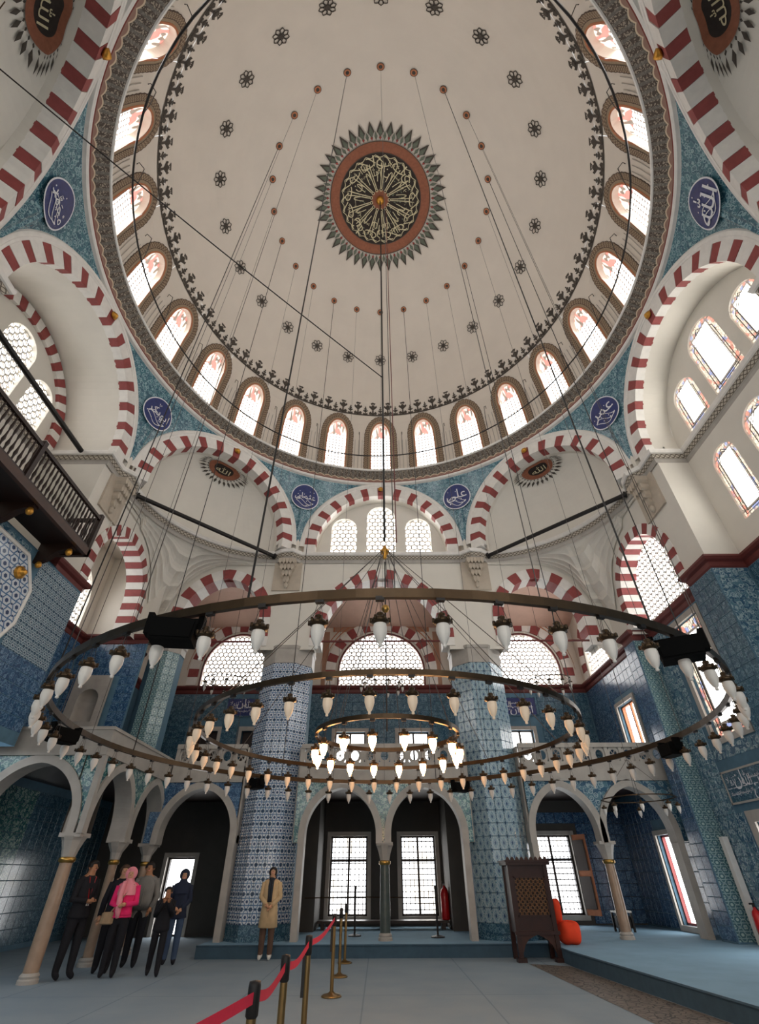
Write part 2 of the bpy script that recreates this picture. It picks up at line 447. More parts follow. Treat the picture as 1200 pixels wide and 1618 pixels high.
# ================================================================ DOME
RS, ZC = 7.6, 15.2
def ms(u, z, d):          # u = azimuth length on the sphere, z height, d outward
    rr = sqrt(max(0, RS*RS-(z-ZC)**2)) if z > ZC else RS
    az = u/RS; k = (RS+d)/RS; return (sin(az)*rr*k, cos(az)*rr*k, ZC+(z-ZC)*(k if z > ZC else 1))
def dome():
    b = MB(); step = RS*RAD(15)
    for k in range(24):
        o = dict(u=k*step, hw=.42, z0=14.9, zs=16.95, rise=.68)
        archwall(b, ms, (k-.5)*step, (k+.5)*step, 14.75, 18.3, [o], .28, 10, 5)
    def sp(u, e): return (sin(u)*cos(e)*RS, cos(u)*cos(e)*RS, ZC+sin(e)*RS)
    e0 = math.asin(3.1/RS)
    b.grid(sp, [2*pi*k/120 for k in range(121)], [e0+(pi/2-e0)*k/24 for k in range(25)])
    D = b.build('ceiling', 'domeplaster', kind='structure', label='great white dome painted with a central medallion, stars and palmettes')
    # thin painted line at the foot of the upper shell
    b = MB(); n = 144
    b.grid(lambda u, v: tuple(c*(1-.003) for c in sp(u, v)[:2])+(sp(u, v)[2],), [2*pi*k/n for k in range(n+1)], [math.asin(2.78/RS), math.asin(2.84/RS)])
    b.build('painted_line', 'paint_dark', D)
    return D
DOME = dome()
def on_sphere(az, e, lift=.02):
    """frame on the dome at azimuth az, polar distance; returns matrix with x along azimuth, y up the meridian, z inward"""
    r = RS-lift; p = Vector((sin(az)*cos(e)*r, cos(az)*cos(e)*r, ZC+sin(e)*r))
    x = Vector((cos(az), -sin(az), 0)); z = -Vector((sin(az)*cos(e), cos(az)*cos(e), sin(e))); y = z.cross(x)
    return Matrix(((x.x, y.x, z.x, p.x), (x.y, y.y, z.y, p.y), (x.z, y.z, z.z, p.z), (0, 0, 0, 1)))
def decal(shapes):       # list of outlines, each a thin raised paint layer
    b = MB()
    for s in shapes:
        mi, pts = s if isinstance(s[0], int) else (0, s); b.cur = mi
        n = len(pts); i = b.add([(x, y, 0) for x, y in pts]+[(x, y, .006+.002*mi) for x, y in pts])
        b.face(range(i+n, i+2*n))
        for k in range(n): q = (k+1) % n; b.face((i+k, i+q, i+n+q, i+n+k))
    return b
def circ(r, n=20, cx=0, cy=0, sx=1): return [(cx+cos(2*pi*k/n)*r*sx, cy+sin(2*pi*k/n)*r) for k in range(n)]
def ringsh(r0, r1, n=24, cx=0, cy=0):
    out = []
    for k in range(n):
        a, b = 2*pi*k/n, 2*pi*(k+1)/n
        out.append([(cx+cos(a)*r0, cy+sin(a)*r0), (cx+cos(a)*r1, cy+sin(a)*r1), (cx+cos(b)*r1, cy+sin(b)*r1), (cx+cos(b)*r0, cy+sin(b)*r0)])
    return out
def leafs(n, r0, r1, w, ph=0):
    out = []
    for k in range(n):
        a = 2*pi*k/n+ph; rm = (r0+r1)/2
        P = [(r0, 0), (rm-.1*(r1-r0), w), (r1, 0), (rm-.1*(r1-r0), -w)]
        out.append([(x*cos(a)-y*sin(a), x*sin(a)+y*cos(a)) for x, y in P])
    return out
def place(name, me, M, parent=DOME):
    o = bpy.data.objects.new(name, me); COL.objects.link(o)
    if parent: o.parent = parent; o.matrix_basis = wbase(parent).inverted() @ M
    else: o.matrix_basis = M
    return o
def dome_paint():
    def seg(p, q, w=.012):
        dx, dy = q[0]-p[0], q[1]-p[1]; l = math.hypot(dx, dz_) if False else math.hypot(dx, dy); nx, ny = -dy/l*w, dx/l*w
        return [(p[0]-nx, p[1]-ny), (q[0]-nx, q[1]-ny), (q[0]+nx, q[1]+ny), (p[0]+nx, p[1]+ny)]
    def pet(k):
        a = 2*pi*k/8; T = [(.07, 0), (.15, .075), (.2, .06), (.255, 0), (.2, -.06), (.15, -.075), (.07, 0)]
        R = [(x*cos(a)-y*sin(a), x*sin(a)+y*cos(a)) for x, y in T]; return [seg(p, q) for p, q in zip(R, R[1:])]
    star = decal([(0, s) for k in range(8) for s in pet(k)]+[(0, circ(.075, 12))]).mesh('painted_star', ['paint_dark'])
    hook = decal([(0, circ(.125, 16)), (1, s_) if False else (1, circ(.105, 16)), (2, circ(.06, 10))]).mesh('hook_rosette', ['paint_dark', 'orange', 'paint_dark'])
    for k in range(24):
        az = RAD(15*k)
        place('painted_star', star, on_sphere(az, math.acos(5.68/RS)))
        place('hook_rosette', hook, on_sphere(az, math.acos(4.09/RS)))
    def crest(h, w):
        P = []
        def dia(cy, a, b_): P.append([(0, cy-b_), (a, cy), (0, cy+b_), (-a, cy)])
        P.append([(-w*.12, 0), (w*.12, 0), (w*.08, h*.3), (-w*.08, h*.3)])
        for sx in (-1, 1):
            P.append([(0, h*.02), (sx*w*.45, h*.02), (sx*w*.5, h*.12), (sx*w*.3, h*.2), (sx*w*.1, h*.1)])
            P.append([(0, h*.25), (sx*w*.5, h*.45), (sx*w*.42, h*.56), (0, h*.38)])
            P.append([(sx*w*.1, h*.55), (sx*w*.33, h*.68), (sx*w*.1, h*.72)])
        dia(h*.47, w*.3, h*.13); dia(h*.7, w*.24, h*.1); dia(h*.87, w*.14, h*.13)
        return decal([(0, p) for p in P]).mesh('painted_palmette', ['paint_dark'])
    tall, low = crest(.84, .36), crest(.42, .22)
    e = math.asin(2.84/RS)
    for k in range(64):
        place('painted_palmette', tall, on_sphere(2*pi*(k+.5)/64, e))
        place('painted_palmette', low, on_sphere(2*pi*k/64, e))
dome_paint()
# ---- text glyph helper
def glyph(body, mat='letter'):
    c = bpy.data.curves.new('t', 'FONT'); c.body = body; c.align_x = 'CENTER'; c.align_y = 'CENTER'; c.resolution_u = 2
    o = bpy.data.objects.new('t', c); COL.objects.link(o); bpy.context.view_layer.update()
    me = bpy.data.meshes.new_from_object(o.evaluated_get(bpy.context.evaluated_depsgraph_get()))
    bpy.data.objects.remove(o); bpy.data.curves.remove(c)
    V_ = [v.co.copy() for v in me.vertices]; F = [tuple(p.vertices) for p in me.polygons]
    bpy.data.meshes.remove(me)
    if not V_: return [], []
    x0, x1 = min(v.x for v in V_), max(v.x for v in V_); y0, y1 = min(v.y for v in V_), max(v.y for v in V_)
    s = 1/max(x1-x0, 1e-6); V_ = [((v.x-(x0+x1)/2)*s, (v.y-(y0+y1)/2)*s) for v in V_]
    return V_, F
def add_glyph(b, g, fn):
    V_, F = g; i = b.add([fn(x, y) for x, y in V_])
    for f in F: b.face([i+k for k in f])
def ar(s): return s[::-1]
G_ALLAH = glyph('\ufdf2'); G_MUH = glyph('\ufdf4')
G_OMAR = glyph(ar('\ufecb\ufee4\ufeae')); G_OSMAN = glyph(ar('\ufecb\ufe9c\ufee4\ufe8e\ufee5')); G_ALI = glyph(ar('\ufecb\ufee0\ufef2'))
G_BAKR = glyph(ar('\ufe8d\ufe91\ufeee\ufe91\ufedc\ufeae')); G_HASAN = glyph(ar('\ufea3\ufeb4\ufee6')); G_HUS = glyph(ar('\ufea3\ufeb4\ufef4\ufee6'))
WORDS = [glyph(ar(x)) for x in ('\ufe8d\ufee5', '\ufdf2', '\ufef3\ufee4\ufeb4\ufed4', '\ufe8d\ufedf\ufeb4\ufee4\ufeee\ufe8d\ufe95', '\ufeed\ufe8d\ufefb\ufead\ufebd', '\ufe8d\ufee5', '\ufe97\ufeb0\ufeed\ufefb')]
# ---- central medallion: flat on the crown, following the sphere
def pol(r, a, lift=.03):
    rr = RS-lift; return (sin(a)*r, cos(a)*r, ZC+sqrt(rr*rr-r*r))
def medallion():
    root = DOME
    def annulus(name, r0, r1, mat, lift, n=96, m=3):
        b = MB(); b.grid(lambda a, r: pol(r, a, lift), [2*pi*k/n for k in range(n+1)], [r0+(r1-r0)*k/m for k in range(m+1)]); return b.build(name, mat, root)
    annulus('medallion_ground', 0.02, 1.6, 'medal_dark', .03); annulus('medallion_centre', .02, .34, 'paint_brown', .04)
    annulus('medallion_ring', 1.6, 1.96, 'paint_brown', .035)
    annulus('medallion_edge', 1.58, 1.61, 'paint_dark', .05); annulus('medallion_edge', 1.95, 1.975, 'paint_dark', .05)
    for k in range(42):
        a = 2*pi*k/42
        for r0, r1, w, mat, nm in ((2.06, 2.6, .13, 'paint_green', 'flame_leaf'), (1.99, 2.2, .05, 'paint_red', 'leaf_base')):
            b = MB(); q = [(r0, 0), (r0+.12*(r1-r0)/.5, w*.5), (r0+(r1-r0)*.38, w), (r0+(r1-r0)*.62, w*.62), (r1, 0), (r0+(r1-r0)*.62, -w*.62), (r0+(r1-r0)*.38, -w), (r0+.12*(r1-r0)/.5, -w*.5)]
            i = b.add([pol(r, a+t/r, .04) for r, t in q]); b.face(range(i, i+8)); 
            j = b.add([pol(r, a+t/r, .05) for r, t in [(r0+(x-r0)*.7+.06*(r1-r0), y*.62) for x, y in q]])
            b.cur = 1; b.face(range(j, j+8))
            b.build(nm, ['paint_dark', mat], root)
        b = MB(); a2 = a+pi/42; i = b.add([pol(r, a2+t/r, .04) for r, t in ((1.98, 0), (2.12, .06), (2.28, 0), (2.12, -.06))]); b.face(range(i, i+4)); b.build('leaf_base', 'paint_green', root)
    # calligraphy: tall shafts toward the centre, words round the rim
    b = MB()
    def rib(pts, w):
        P = [Vector(pol(r, a, .06)) for r, a in pts]
        for p, q in zip(P, P[1:]):
            t = (q-p).normalized(); n = t.cross(Vector((0, 0, 1))).normalized()*w; b.quad(p-n, p+n, q+n, q-n)
    for k in range(13):
        a = 2*pi*(k+.3)/13
        for da in (-.045, .045): rib([(.42, a+da*1.4), (.7, a+da*1.1), (1.05, a+da), (1.28, a+da*1.3)], .016)
        rib([(.36+.05*cos(t), a+.13*sin(t)) for t in [2*pi*q/10 for q in range(11)]], .012)
        rib([(1.28-.12*cos(t), a+.2*sin(t)) for t in [pi*q/10-1.2 for q in range(13)]], .018)
        rib([(.8+.25*sin(t*1.2), a+.06+.2*t/pi) for t in [pi*q/8 for q in range(9)]], .014)
    for k in range(14):
        a = 2*pi*(k+.1)/14; g = WORDS[k % 7]
        add_glyph(b, g, lambda x, y, a=a: pol(1.3+y*.42, a-x*.42/1.3*-1, .065))
        a += .2; add_glyph(b, WORDS[(k*3+1) % 7], lambda x, y, a=a: pol(1.0+y*.36, a+x*.36/1.0, .065))
    for k in range(26):
        a = 2*pi*k/26; rib([(1.38+.1*sin(2.2*t), a+.17*t) for t in [q/5-.6 for q in range(8)]], .017)
        rib([(1.5-.05*cos(3*t), a+.15*t) for t in [q/5-.8 for q in range(9)]], .012)
    b.build('calligraphy', 'goldletter', root)
    b = MB(); random.seed(3)
    for k in range(150):
        a, r0 = random.uniform(0, 6.283), random.uniform(.5, 1.5); w = random.uniform(.018, .04)
        b.quad(pol(r0-w, a, .045), pol(r0, a+w/r0, .045), pol(r0+w, a, .045), pol(r0, a-w/r0, .045))
    b.build('ground_leaves', 'paint_green', root, kind='stuff')
    # gilt boss
    b = MB(); b.lathe([(0.01, ZC+RS-.05), (.1, ZC+RS-.06), (.16, ZC+RS-.12), (.12, ZC+RS-.2), (.03, ZC+RS-.24), (.002, ZC+RS-.24)], 20); b.build('boss', 'gold', root, smooth=True)
medallion()
# ---- the 24 drum windows
def drum_windows():
    def arch_band(e0, e1, lift, n=40, scal=0, z0=14.86):
        o = dict(u=0, hw=.42, z0=14.95, zs=16.95, rise=.68)
        inn = outline(o, n, e0, z0); out = outline(o, n, e1, z0); L = along(out)
        def dens(P):
            LL = along(P); return [at_len(P, LL, LL[-1]*k/110) for k in range(111)]
        I, O = dens(inn), dens(out); b = MB(); T = L[-1]
        for k in range(110):
            def w(q): 
                s = scal*abs(sin(pi*q/110*36)) if scal else 0
                p, r = O[q], I[q]; l = math.dist(p, r); return (p[0]+(p[0]-r[0])/l*s, p[1]+(p[1]-r[1])/l*s)
            p0, p1 = w(k), w(k+1)
            b.quad(ms(*I[k], -lift), ms(*I[k+1], -lift), ms(*p1, -lift), ms(*p0, -lift), uv=[(k/110*30, 0), ((k+1)/110*30, 0), ((k+1)/110*30, 1), (k/110*30, 1)])
            b.quad(ms(*p0, -lift), ms(*p1, -lift), ms(*p1, .0), ms(*p0, .0))
        return b
    m1 = arch_band(-.005, .05, .03).mesh('orange_band', 'orange'); m2 = arch_band(.05, .13, .02).mesh('inner_band', 'tan')
    m3 = arch_band(.13, .31, .025, scal=.03).mesh('rope_border', 'rope')
    o = dict(u=0, hw=.42, z0=14.9, zs=16.95, rise=.68)
    P = outline(o, 20); b = MB(); i = b.add([ms(u, z, .22) for u, z in P]); b.face(range(i, i+len(P)), [((u+.42)/.84, (z-14.9)/2.73) for u, z in P])
    pane = b.mesh('glass_pane', 'g_drum')
    bar = MB()
    bar.box(-.01, 7.62, 14.92, .01, 7.66, 16.7)
    for z in (15.4, 15.9, 16.4, 16.85): bar.box(-.4, sqrt(max(0, RS*RS-(z-ZC)**2))+.12, z-.012, .4, sqrt(max(0, RS*RS-(z-ZC)**2))+.15, z+.012)
    post = MB()
    uo = RS*RAD(7.5)
    for du in (-.16, 0, .16):
        post.tube([ms(uo+du, z, -.02) for z in (14.9, 15.6, 16.3, 16.75)], .012, 5)
    pm = post.mesh('painted_column', 'stone')
    br = MB(); br.tube([ms(.62, 17.2, 0), ms(.62, 17.2, -.25), ms(.55, 16.6, -.5), ms(.5, 15.9, -.55)], .012, 5)
    brm = br.mesh('rail_bracket', 'black')
    for k in range(24):
        az = -RAD(15*k)
        r = link('window_%d' % (k+1), None, rz=az, kind='structure', label='small arched dome window with a rope-patterned painted border')
        for nm, me in (('glass_pane', pane), ('orange_band', m1), ('inner_band', m2), ('rope_border', m3)):
            link(nm, me, r, local=True)
        link('painted_column', pm, DOME, local=True, rz=az)
drum_windows()
NUM['window'] = 24
# ---- iron lighting rail in front of the drum windows
def rail():
    r = empty('lighting_rail', (0, 0, 15.3), label='thin black iron lighting rail circling below the dome windows', cat='rail')
    b = MB(); pts = []
    for k in range(96):
        a = RAD(3.75*k); pts.append((sin(a)*6.95, cos(a)*6.95, 15.35+.05*sin(3*a)))
    b.tube(pts, .026, 6, closed=True); b.build('rail', 'black', r)
    for k in range(24):
        a = RAD(15*k+7.5); s, c = sin(a), cos(a)
        q = MB(); q.tube([(s*6.95, c*6.95, 15.37), (s*7.0, c*7.0, 16.1), (s*7.1, c*7.1, 16.9), (s*7.3, c*7.3, 17.15), (s*7.32, c*7.32, 17.0)], .011, 5)
        q.build('bracket', 'black', r)
rail()
# ---- ornamented ledge at the foot of the dome
def ledge():
    r = link(nn('trim'), None, kind='structure', label='projecting ring cornice painted with scrolls at the foot of the dome')
    n = 192
    b = MB(); b.lathe([(7.62, 14.9), (7.28, 14.9), (7.26, 14.87), (7.28, 14.83), (7.31, 14.82)], n); b.build('upper_moulding', 'white', r)
    b = MB(); pr = [(7.31, 14.82), (7.4, 14.72), (7.52, 14.6), (7.64, 14.48)]
    b.lathe(pr, n, uvf=lambda u, v: (u/(2*pi)*80, 1-v/3)); b.build('scroll_band', 'ornament', r)
    b = MB(); b.lathe([(7.64, 14.48), (7.645, 14.44), (7.68, 14.4), (7.76, 14.38), (7.78, 14.32), (7.9, 14.3)], n); b.build('lower_moulding', 'white', r)
ledge()
# ================================================================ OCTAGON ARCHES
ZA, RI, TH = 11.3, 2.5, .42
ml = lambda t, z, d: (t, d, z)
def base_of(az): a = RAD(az); return (sin(a)*A, cos(a)*A, 0), -a
ARC = dict(u=0, hw=RI, z0=11.0, zs=ZA, rise=RI)
LAB = {0: 'red and white striped arch over the three rear windows', 45: 'red and white striped arch of the semi-dome right of the rear windows', -45: 'red and white striped arch of the semi-dome left of the rear windows',
       90: 'large red and white striped arch above the stained glass wall', -90: 'large red and white striped arch above the wooden balcony',
       135: 'striped arch at the upper right corner of the view', -135: 'striped arch at the upper left corner of the view', 180: 'striped arch behind the viewer'}
_vm = []
def arch_bay(az):
    loc, rz = base_of(az)
    r = link(nn('trim'), None, loc=loc, rz=rz, kind='structure', label=LAB[az])
    if not _vm:
        n = 27; inn = outline(ARC, 80, 0, 11.02); L = along(inn); T = L[-1]
        for k in range(n):
            w0 = T/(13*.8+14*1.19); e0 = (k//2)*(.8+1.19)*w0+(1.19*w0 if k % 2 else 0); s0, s1 = e0+.004, e0+(.8 if k % 2 else 1.19)*w0-.004
            def pt(s, e):
                p = at_len(inn, L, s); c = (0, max(p[1], ZA)) if p[1] < ZA else (0, ZA); dx, dz = p[0], p[1]-ZA if p[1] > ZA else 0
                l = math.hypot(dx, dz); return (p[0]+dx/l*e, p[1]+dz/l*e)
            sm = (s0+s1)/2
            q = []
            for dp in (.24, .38):
                b = MB(); b.prism([pt(s0, 0), pt(sm, 0), pt(s1, 0), pt(s1, TH), pt(sm, TH), pt(s0, TH)], ml, -.01-.006*(k % 3), dp)
                q.append(b.mesh('voussoir', 'red' if k % 2 else 'white'))
            _vm.append(q)
    for me in [q[1 if az % 90 else 0] for q in _vm]: link('voussoir', me, r, local=True)
    b = MB(); n = 64
    prof = [(TH, .0), (TH, -.02), (TH+.06, -.03), (TH+.08, -.05), (TH+.17, -.05), (TH+.22, -.02), (TH+.22, .05)]
    o = ARC
    def P(k, q):
        a = pi*k/n; e, d = prof[q]; R = RI+e; return (-cos(a)*R, d, ZA+sin(a)*R)
    b.grid(P, list(range(n+1)), list(range(len(prof)))); b.build('archivolt', 'white', r, local=True)
    b = MB(); b.grid(lambda k, d: (-cos(pi*k/48)*RI, d, ZA+sin(pi*k/48)*RI), list(range(49)), [.22 if az % 90 == 0 else .37, .54]); b.quad((-RI, .22, 11), (-RI, .54, 11), (-RI, .54, ZA), (-RI, .22, ZA)); b.quad((RI, .22, 11), (RI, .54, 11), (RI, .54, ZA), (RI, .22, ZA)); b.build('soffit', 'plaster', r, local=True)
    # gilt boss near the crown
    if True:
        t, z = (0, ZA+RI+.3)
        b = MB(); b.lathe([(.001, -.02), (.09, -.03), (.12, -.07), (.07, -.13), (.02, -.17), (.001, -.17)], 12)
        me = b.mesh('gilt_boss', 'gold', True); o2 = link('gilt_boss', me, r, local=True); o2.matrix_basis = Matrix.Translation((t, -.02, z)) @ Matrix.Rotation(-pi/2, 4, 'X') @ Matrix.Scale(-1, 4, (0, 0, 1)) if False else Matrix.Translation((t, 0, z)) @ Matrix.Rotation(-pi/2, 4, 'X')
    return r
for az in (0, 45, -45, 90, -90, 135, -135, 180): arch_bay(az)
def piers():
    b = MB()
    for k in range(8):
        a = RAD(45*k+22.5); v = A/cos(RAD(22.5)); s, c = sin(a), cos(a)
        def W(r, t, z): return (s*r+c*t, c*r-s*t, z)
        P = [(v-.06, -.05), (v-.06, .05), (v+.5, .5), (v+.5, -.5)]
        i = b.add([W(r, t, 10.9) for r, t in P]+[W(r, t, 11.8) for r, t in P])
        for q in range(4): e = (q+1) % 4; b.face((i+q, i+e, i+4+e, i+4+q))
        b.face((i, i+1, i+2, i+3))
    o = b.build('wall_piers', 'plaster', kind='structure', label='short plaster piers between the feet of the great arches')
    b = MB(); b.lathe([(10.9, 10.9), (10.9, 15.0), (7.7, 15.6)], 48); b.build('light_block_shell', 'plaster', o)  # added backing shell, stops sky light leaking in between the arches
piers()
# ---- pendentives between neighbouring arches
NAMES = {22.5: ('blue tiled pendentive right of the rear arch with a round calligraphy panel', G_ALI), -22.5: ('blue tiled pendentive left of the rear arch with a round calligraphy panel', G_OSMAN),
         67.5: ('blue tiled pendentive beside the stained glass arch, towards the rear', G_OMAR), -67.5: ('blue tiled pendentive above the balcony end, towards the rear', G_BAKR),
         112.5: ('tall blue pendentive with the large white word in a navy disc, upper right', G_ALLAH), -112.5: ('tall blue pendentive with looping white script in a navy disc, upper left', G_MUH),
         157.5: ('blue tiled pendentive behind the viewer', G_HASAN), -157.5: ('blue tiled pendentive behind the viewer', G_HUS)}
def pend_pt(th, s):           # th: azimuth offset from the vertex, s 0..1 bottom to top
    f = RAD(22.5)-abs(th); ro = A/cos(f); t = A*math.tan(f)
    R = RI+TH+.18; zb = ZA+(sqrt(R*R-t*t) if t < R else 0); zt = 14.36
    zb = min(zb, zt-.02); z = zb+(zt-zb)*s; g = s*s*(3-2*s)*.0+s
    return ro+(7.75-ro)*g, z
def pendentive(az):
    b = MB(); n = 40; a0 = RAD(az)
    def P(u, v):
        th = RAD(22.4)*u/n; r, z = pend_pt(th, v/10); a = a0+th; return (sin(a)*r, cos(a)*r, z)
    b.grid(P, list(range(-n, n+1)), list(range(11)), uvf=lambda u, v: (lambda rz: (RAD(22.4)*u/n*7.8/.32, rz[1]/.32))(pend_pt(RAD(22.4)*u/n, v/10)))
    lab, g = NAMES[az]
    o = b.build(nn('trim'), 't_pend', kind='structure', label=lab)
    # calligraphy roundel
    def S(x, z, lift):        # x metres along, z height -> surface point
        rc = pend_pt(0, (z-ZA)/(14.36-ZA))[0]+.25*x*x-lift; return (sin(a0+x/7.9)*rc, cos(a0+x/7.9)*rc, z)
        th = x/7.9; f = RAD(22.5)-abs(th); ro = A/cos(f); t = A*math.tan(f); R = RI+TH+.18
        zb = ZA+(sqrt(max(0, R*R-t*t)) if t < R else 0); s = max(0, min(1, (z-zb)/(14.36-zb))); r = ro+(7.75-ro)*s-lift
        return (sin(a0+th)*r, cos(a0+th)*r, z)
    cz, R0 = 13.42, .52
    for nm, r0, r1, mat, lf in (('roundel', .0, R0, 'navy', .04), ('roundel_rim', R0, R0+.035, 'letter', .045)):
        b = MB(); b.grid(lambda a, r: S(cos(a)*r, cz+sin(a)*r, lf), [2*pi*k/40 for k in range(41)], [r0+(r1-r0)*k/3 for k in range(4)]); b.build(nm, mat, o)
    b = MB(); add_glyph(b, g, lambda x, y: S(x*.82, cz+y*.82, .055))
    for q in range(3):
        pts = [(-.35+.7*t/10, -.12-.09*q+.12*sin(t*.5+q)) for t in range(11)]
        for p, r in zip(pts, pts[1:]):
            b.quad(S(p[0], cz+p[1]-.012, .055), S(r[0], cz+r[1]-.012, .055), S(r[0], cz+r[1]+.012, .055), S(p[0], cz+p[1]+.012, .055))
    random.seed(int(az*2)+400)
    for q in range(9):
        a = random.uniform(0, 6.28); rr = random.uniform(.1, .42); x, y = cos(a)*rr, sin(a)*rr
        b.quad(S(x-.02, cz+y, .055), S(x, cz+y-.025, .055), S(x+.02, cz+y, .055), S(x, cz+y+.025, .055))
    b.build('calligraphy', 'letter', o)
for az in NAMES: pendentive(az)
# ---- semi-domes
def sd(a, t):                 # a: elevation param 0..pi/2, t -1..1
    w = RI*cos(a)+.02; x = t*w; lean = (2.72-RI)*(1-sin(a))**2
    x = t*(w+lean); b = 1.02*cos(a)**.8 if a < pi/2-1e-4 else 0
    d = .5+b*(1-t*t); return (x, d, ZA+RI*sin(a))
def medal(parent, fn, R=.62, lift=.03, gold=True):
    # fn(x,y,lift) local surface map
    for nm, r0, r1, mat, lf in (('medallion_ring', R*.62, R, 'paint_brown', lift), ('medallion_ground', .0, R*.62, 'medal_dark', lift)):
        b = MB(); b.grid(lambda a, r: fn(cos(a)*r, sin(a)*r, lf), [2*pi*k/36 for k in range(37)], [r0+(r1-r0)*k/4 for k in range(5)]); b.build(nm, mat, parent, local=True)
    for k in range(30):
        a = 2*pi*k/30; b = MB(); q = [(R+.1, 0), (R+.24, .055), (R+.42, 0), (R+.24, -.055)]
        i = b.add([fn(r*cos(a)-t*sin(a), r*sin(a)+t*cos(a), lift) for r, t in q]); b.face(range(i, i+4))
        q = [(R, 0), (R+.05, .03), (R+.1, 0), (R+.05, -.03)]
        i = b.add([fn(r*cos(a)-t*sin(a), r*sin(a)+t*cos(a), lift) for r, t in q]); b.face(range(i, i+4))
        b.build('flame_leaf', 'paint_dark', parent, local=True)
    b = MB(); add_glyph(b, WORDS[1], lambda x, y: fn(x*R*.9, y*R*.9, lift+.012)); b.build('calligraphy', 'goldletter', parent, local=True)
def semidome(az):
    loc, rz = base_of(az); b = MB()
    b.grid(lambda t, a: sd(a, t), [-1+k/16 for k in range(33)], [pi/2*(1-cos(pi*k/40)) if False else pi/2*k/20 for k in range(21)])
    # short vertical skirt between the cornice and the springing
    b.grid(lambda t, z: (sd(0, t)[0], sd(0, t)[1], z), [-1+k/16 for k in range(33)], [10.98, ZA])
    o = b.build('ceiling', 'plaster', loc=None, kind='structure'); o.matrix_basis = Matrix.Translation(loc) @ Matrix.Rotation(rz, 4, 'Z')
    o['label'] = {45: 'white semi-dome right of the rear windows', -45: 'white semi-dome left of the rear windows', 135: 'white semi-dome at the upper right corner', -135: 'white semi-dome at the upper left corner'}[az]
    def fn(x, y, l):
        # y measured up along the crown meridian from its foot towards the arch
        s = y+.4; a = 1.16+s/RI*1.0; over = 0
        if a > pi/2-.02: a = pi/2-.02
        w = RI*cos(a)+.02; bb = 1.02*cos(a)**.8; t = max(-1, min(1, x/max(w, .3))); d = .5+bb*(1-t*t*.55)
        z = ZA+RI*sin(a)-.5*x*x/RI
        return (x, d-over-l*.7, z-l*.7)
    medal(o, fn)
for az in (45, -45, 135, -135): semidome(az)
# ================================================================ UPPER WALLS AND CORNICES
def tymp(az, d, wins, name, mat='plaster', zlow=10.9):
    loc, rz = base_of(az); b = MB(); m = lambda t, z, dd: (t, d+dd, z)
    top = lambda u: ZA+sqrt(max(0, (RI+.02)**2-u*u))
    archwall(b, m, -RI-.01, RI+.01, zlow, top, wins, .2 if az != 90 else .08, 24)
    if d > .55:      # barrel soffit out to the recess wall
        P = [(-RI, zlow)]+[(-cos(pi*k/40)*RI, ZA+sin(pi*k/40)*RI) for k in range(41)]+[(RI, zlow)]
        for p, q in zip(P, P[1:]): b.quad((p[0], .5, p[1]), (q[0], .5, q[1]), (q[0], d, q[1]), (p[0], d, p[1]))
    o = b.build(name, mat, kind='structure'); o.matrix_basis = Matrix.Translation(loc) @ Matrix.Rotation(rz, 4, 'Z'); return o, m
def hexgrid(o, m, d, pitch=.135, mat='white', w=.02):
    """plaster honeycomb of one window as real bars"""
    b = MB(); s = pitch/sqrt(3); row = 0; z = o['z0']
    while z < o['zs']+o['rise']:
        u = o['u']-o['hw']+(pitch/2 if row % 2 else 0)
        while u < o['u']+o['hw']+pitch:
            if abs(u-o['u']) < o['hw']-.03 and z < arc_z(o, u)-.03:
                for k in range(3):
                    a0 = RAD(30+60*k); a1 = RAD(90+60*k); p = (u+s*cos(a0), z+s*sin(a0)); q = (u+s*cos(a1), z+s*sin(a1))
                    dx, dz = q[0]-p[0], q[1]-p[1]; l = math.hypot(dx, dz); nx, nz = -dz/l*w, dx/l*w
                    b.quad(m(p[0]-nx, p[1]-nz, d), m(q[0]-nx, q[1]-nz, d), m(q[0]+nx, q[1]+nz, d), m(p[0]+nx, p[1]+nz, d))
                    b.quad(m(p[0]-nx, p[1]-nz, d), m(q[0]-nx, q[1]-nz, d), m(q[0]-nx, q[1]-nz, d+.04), m(p[0]-nx, p[1]-nz, d+.04))
            u += pitch
        z += pitch*sqrt(3)/2; row += 1
    return b
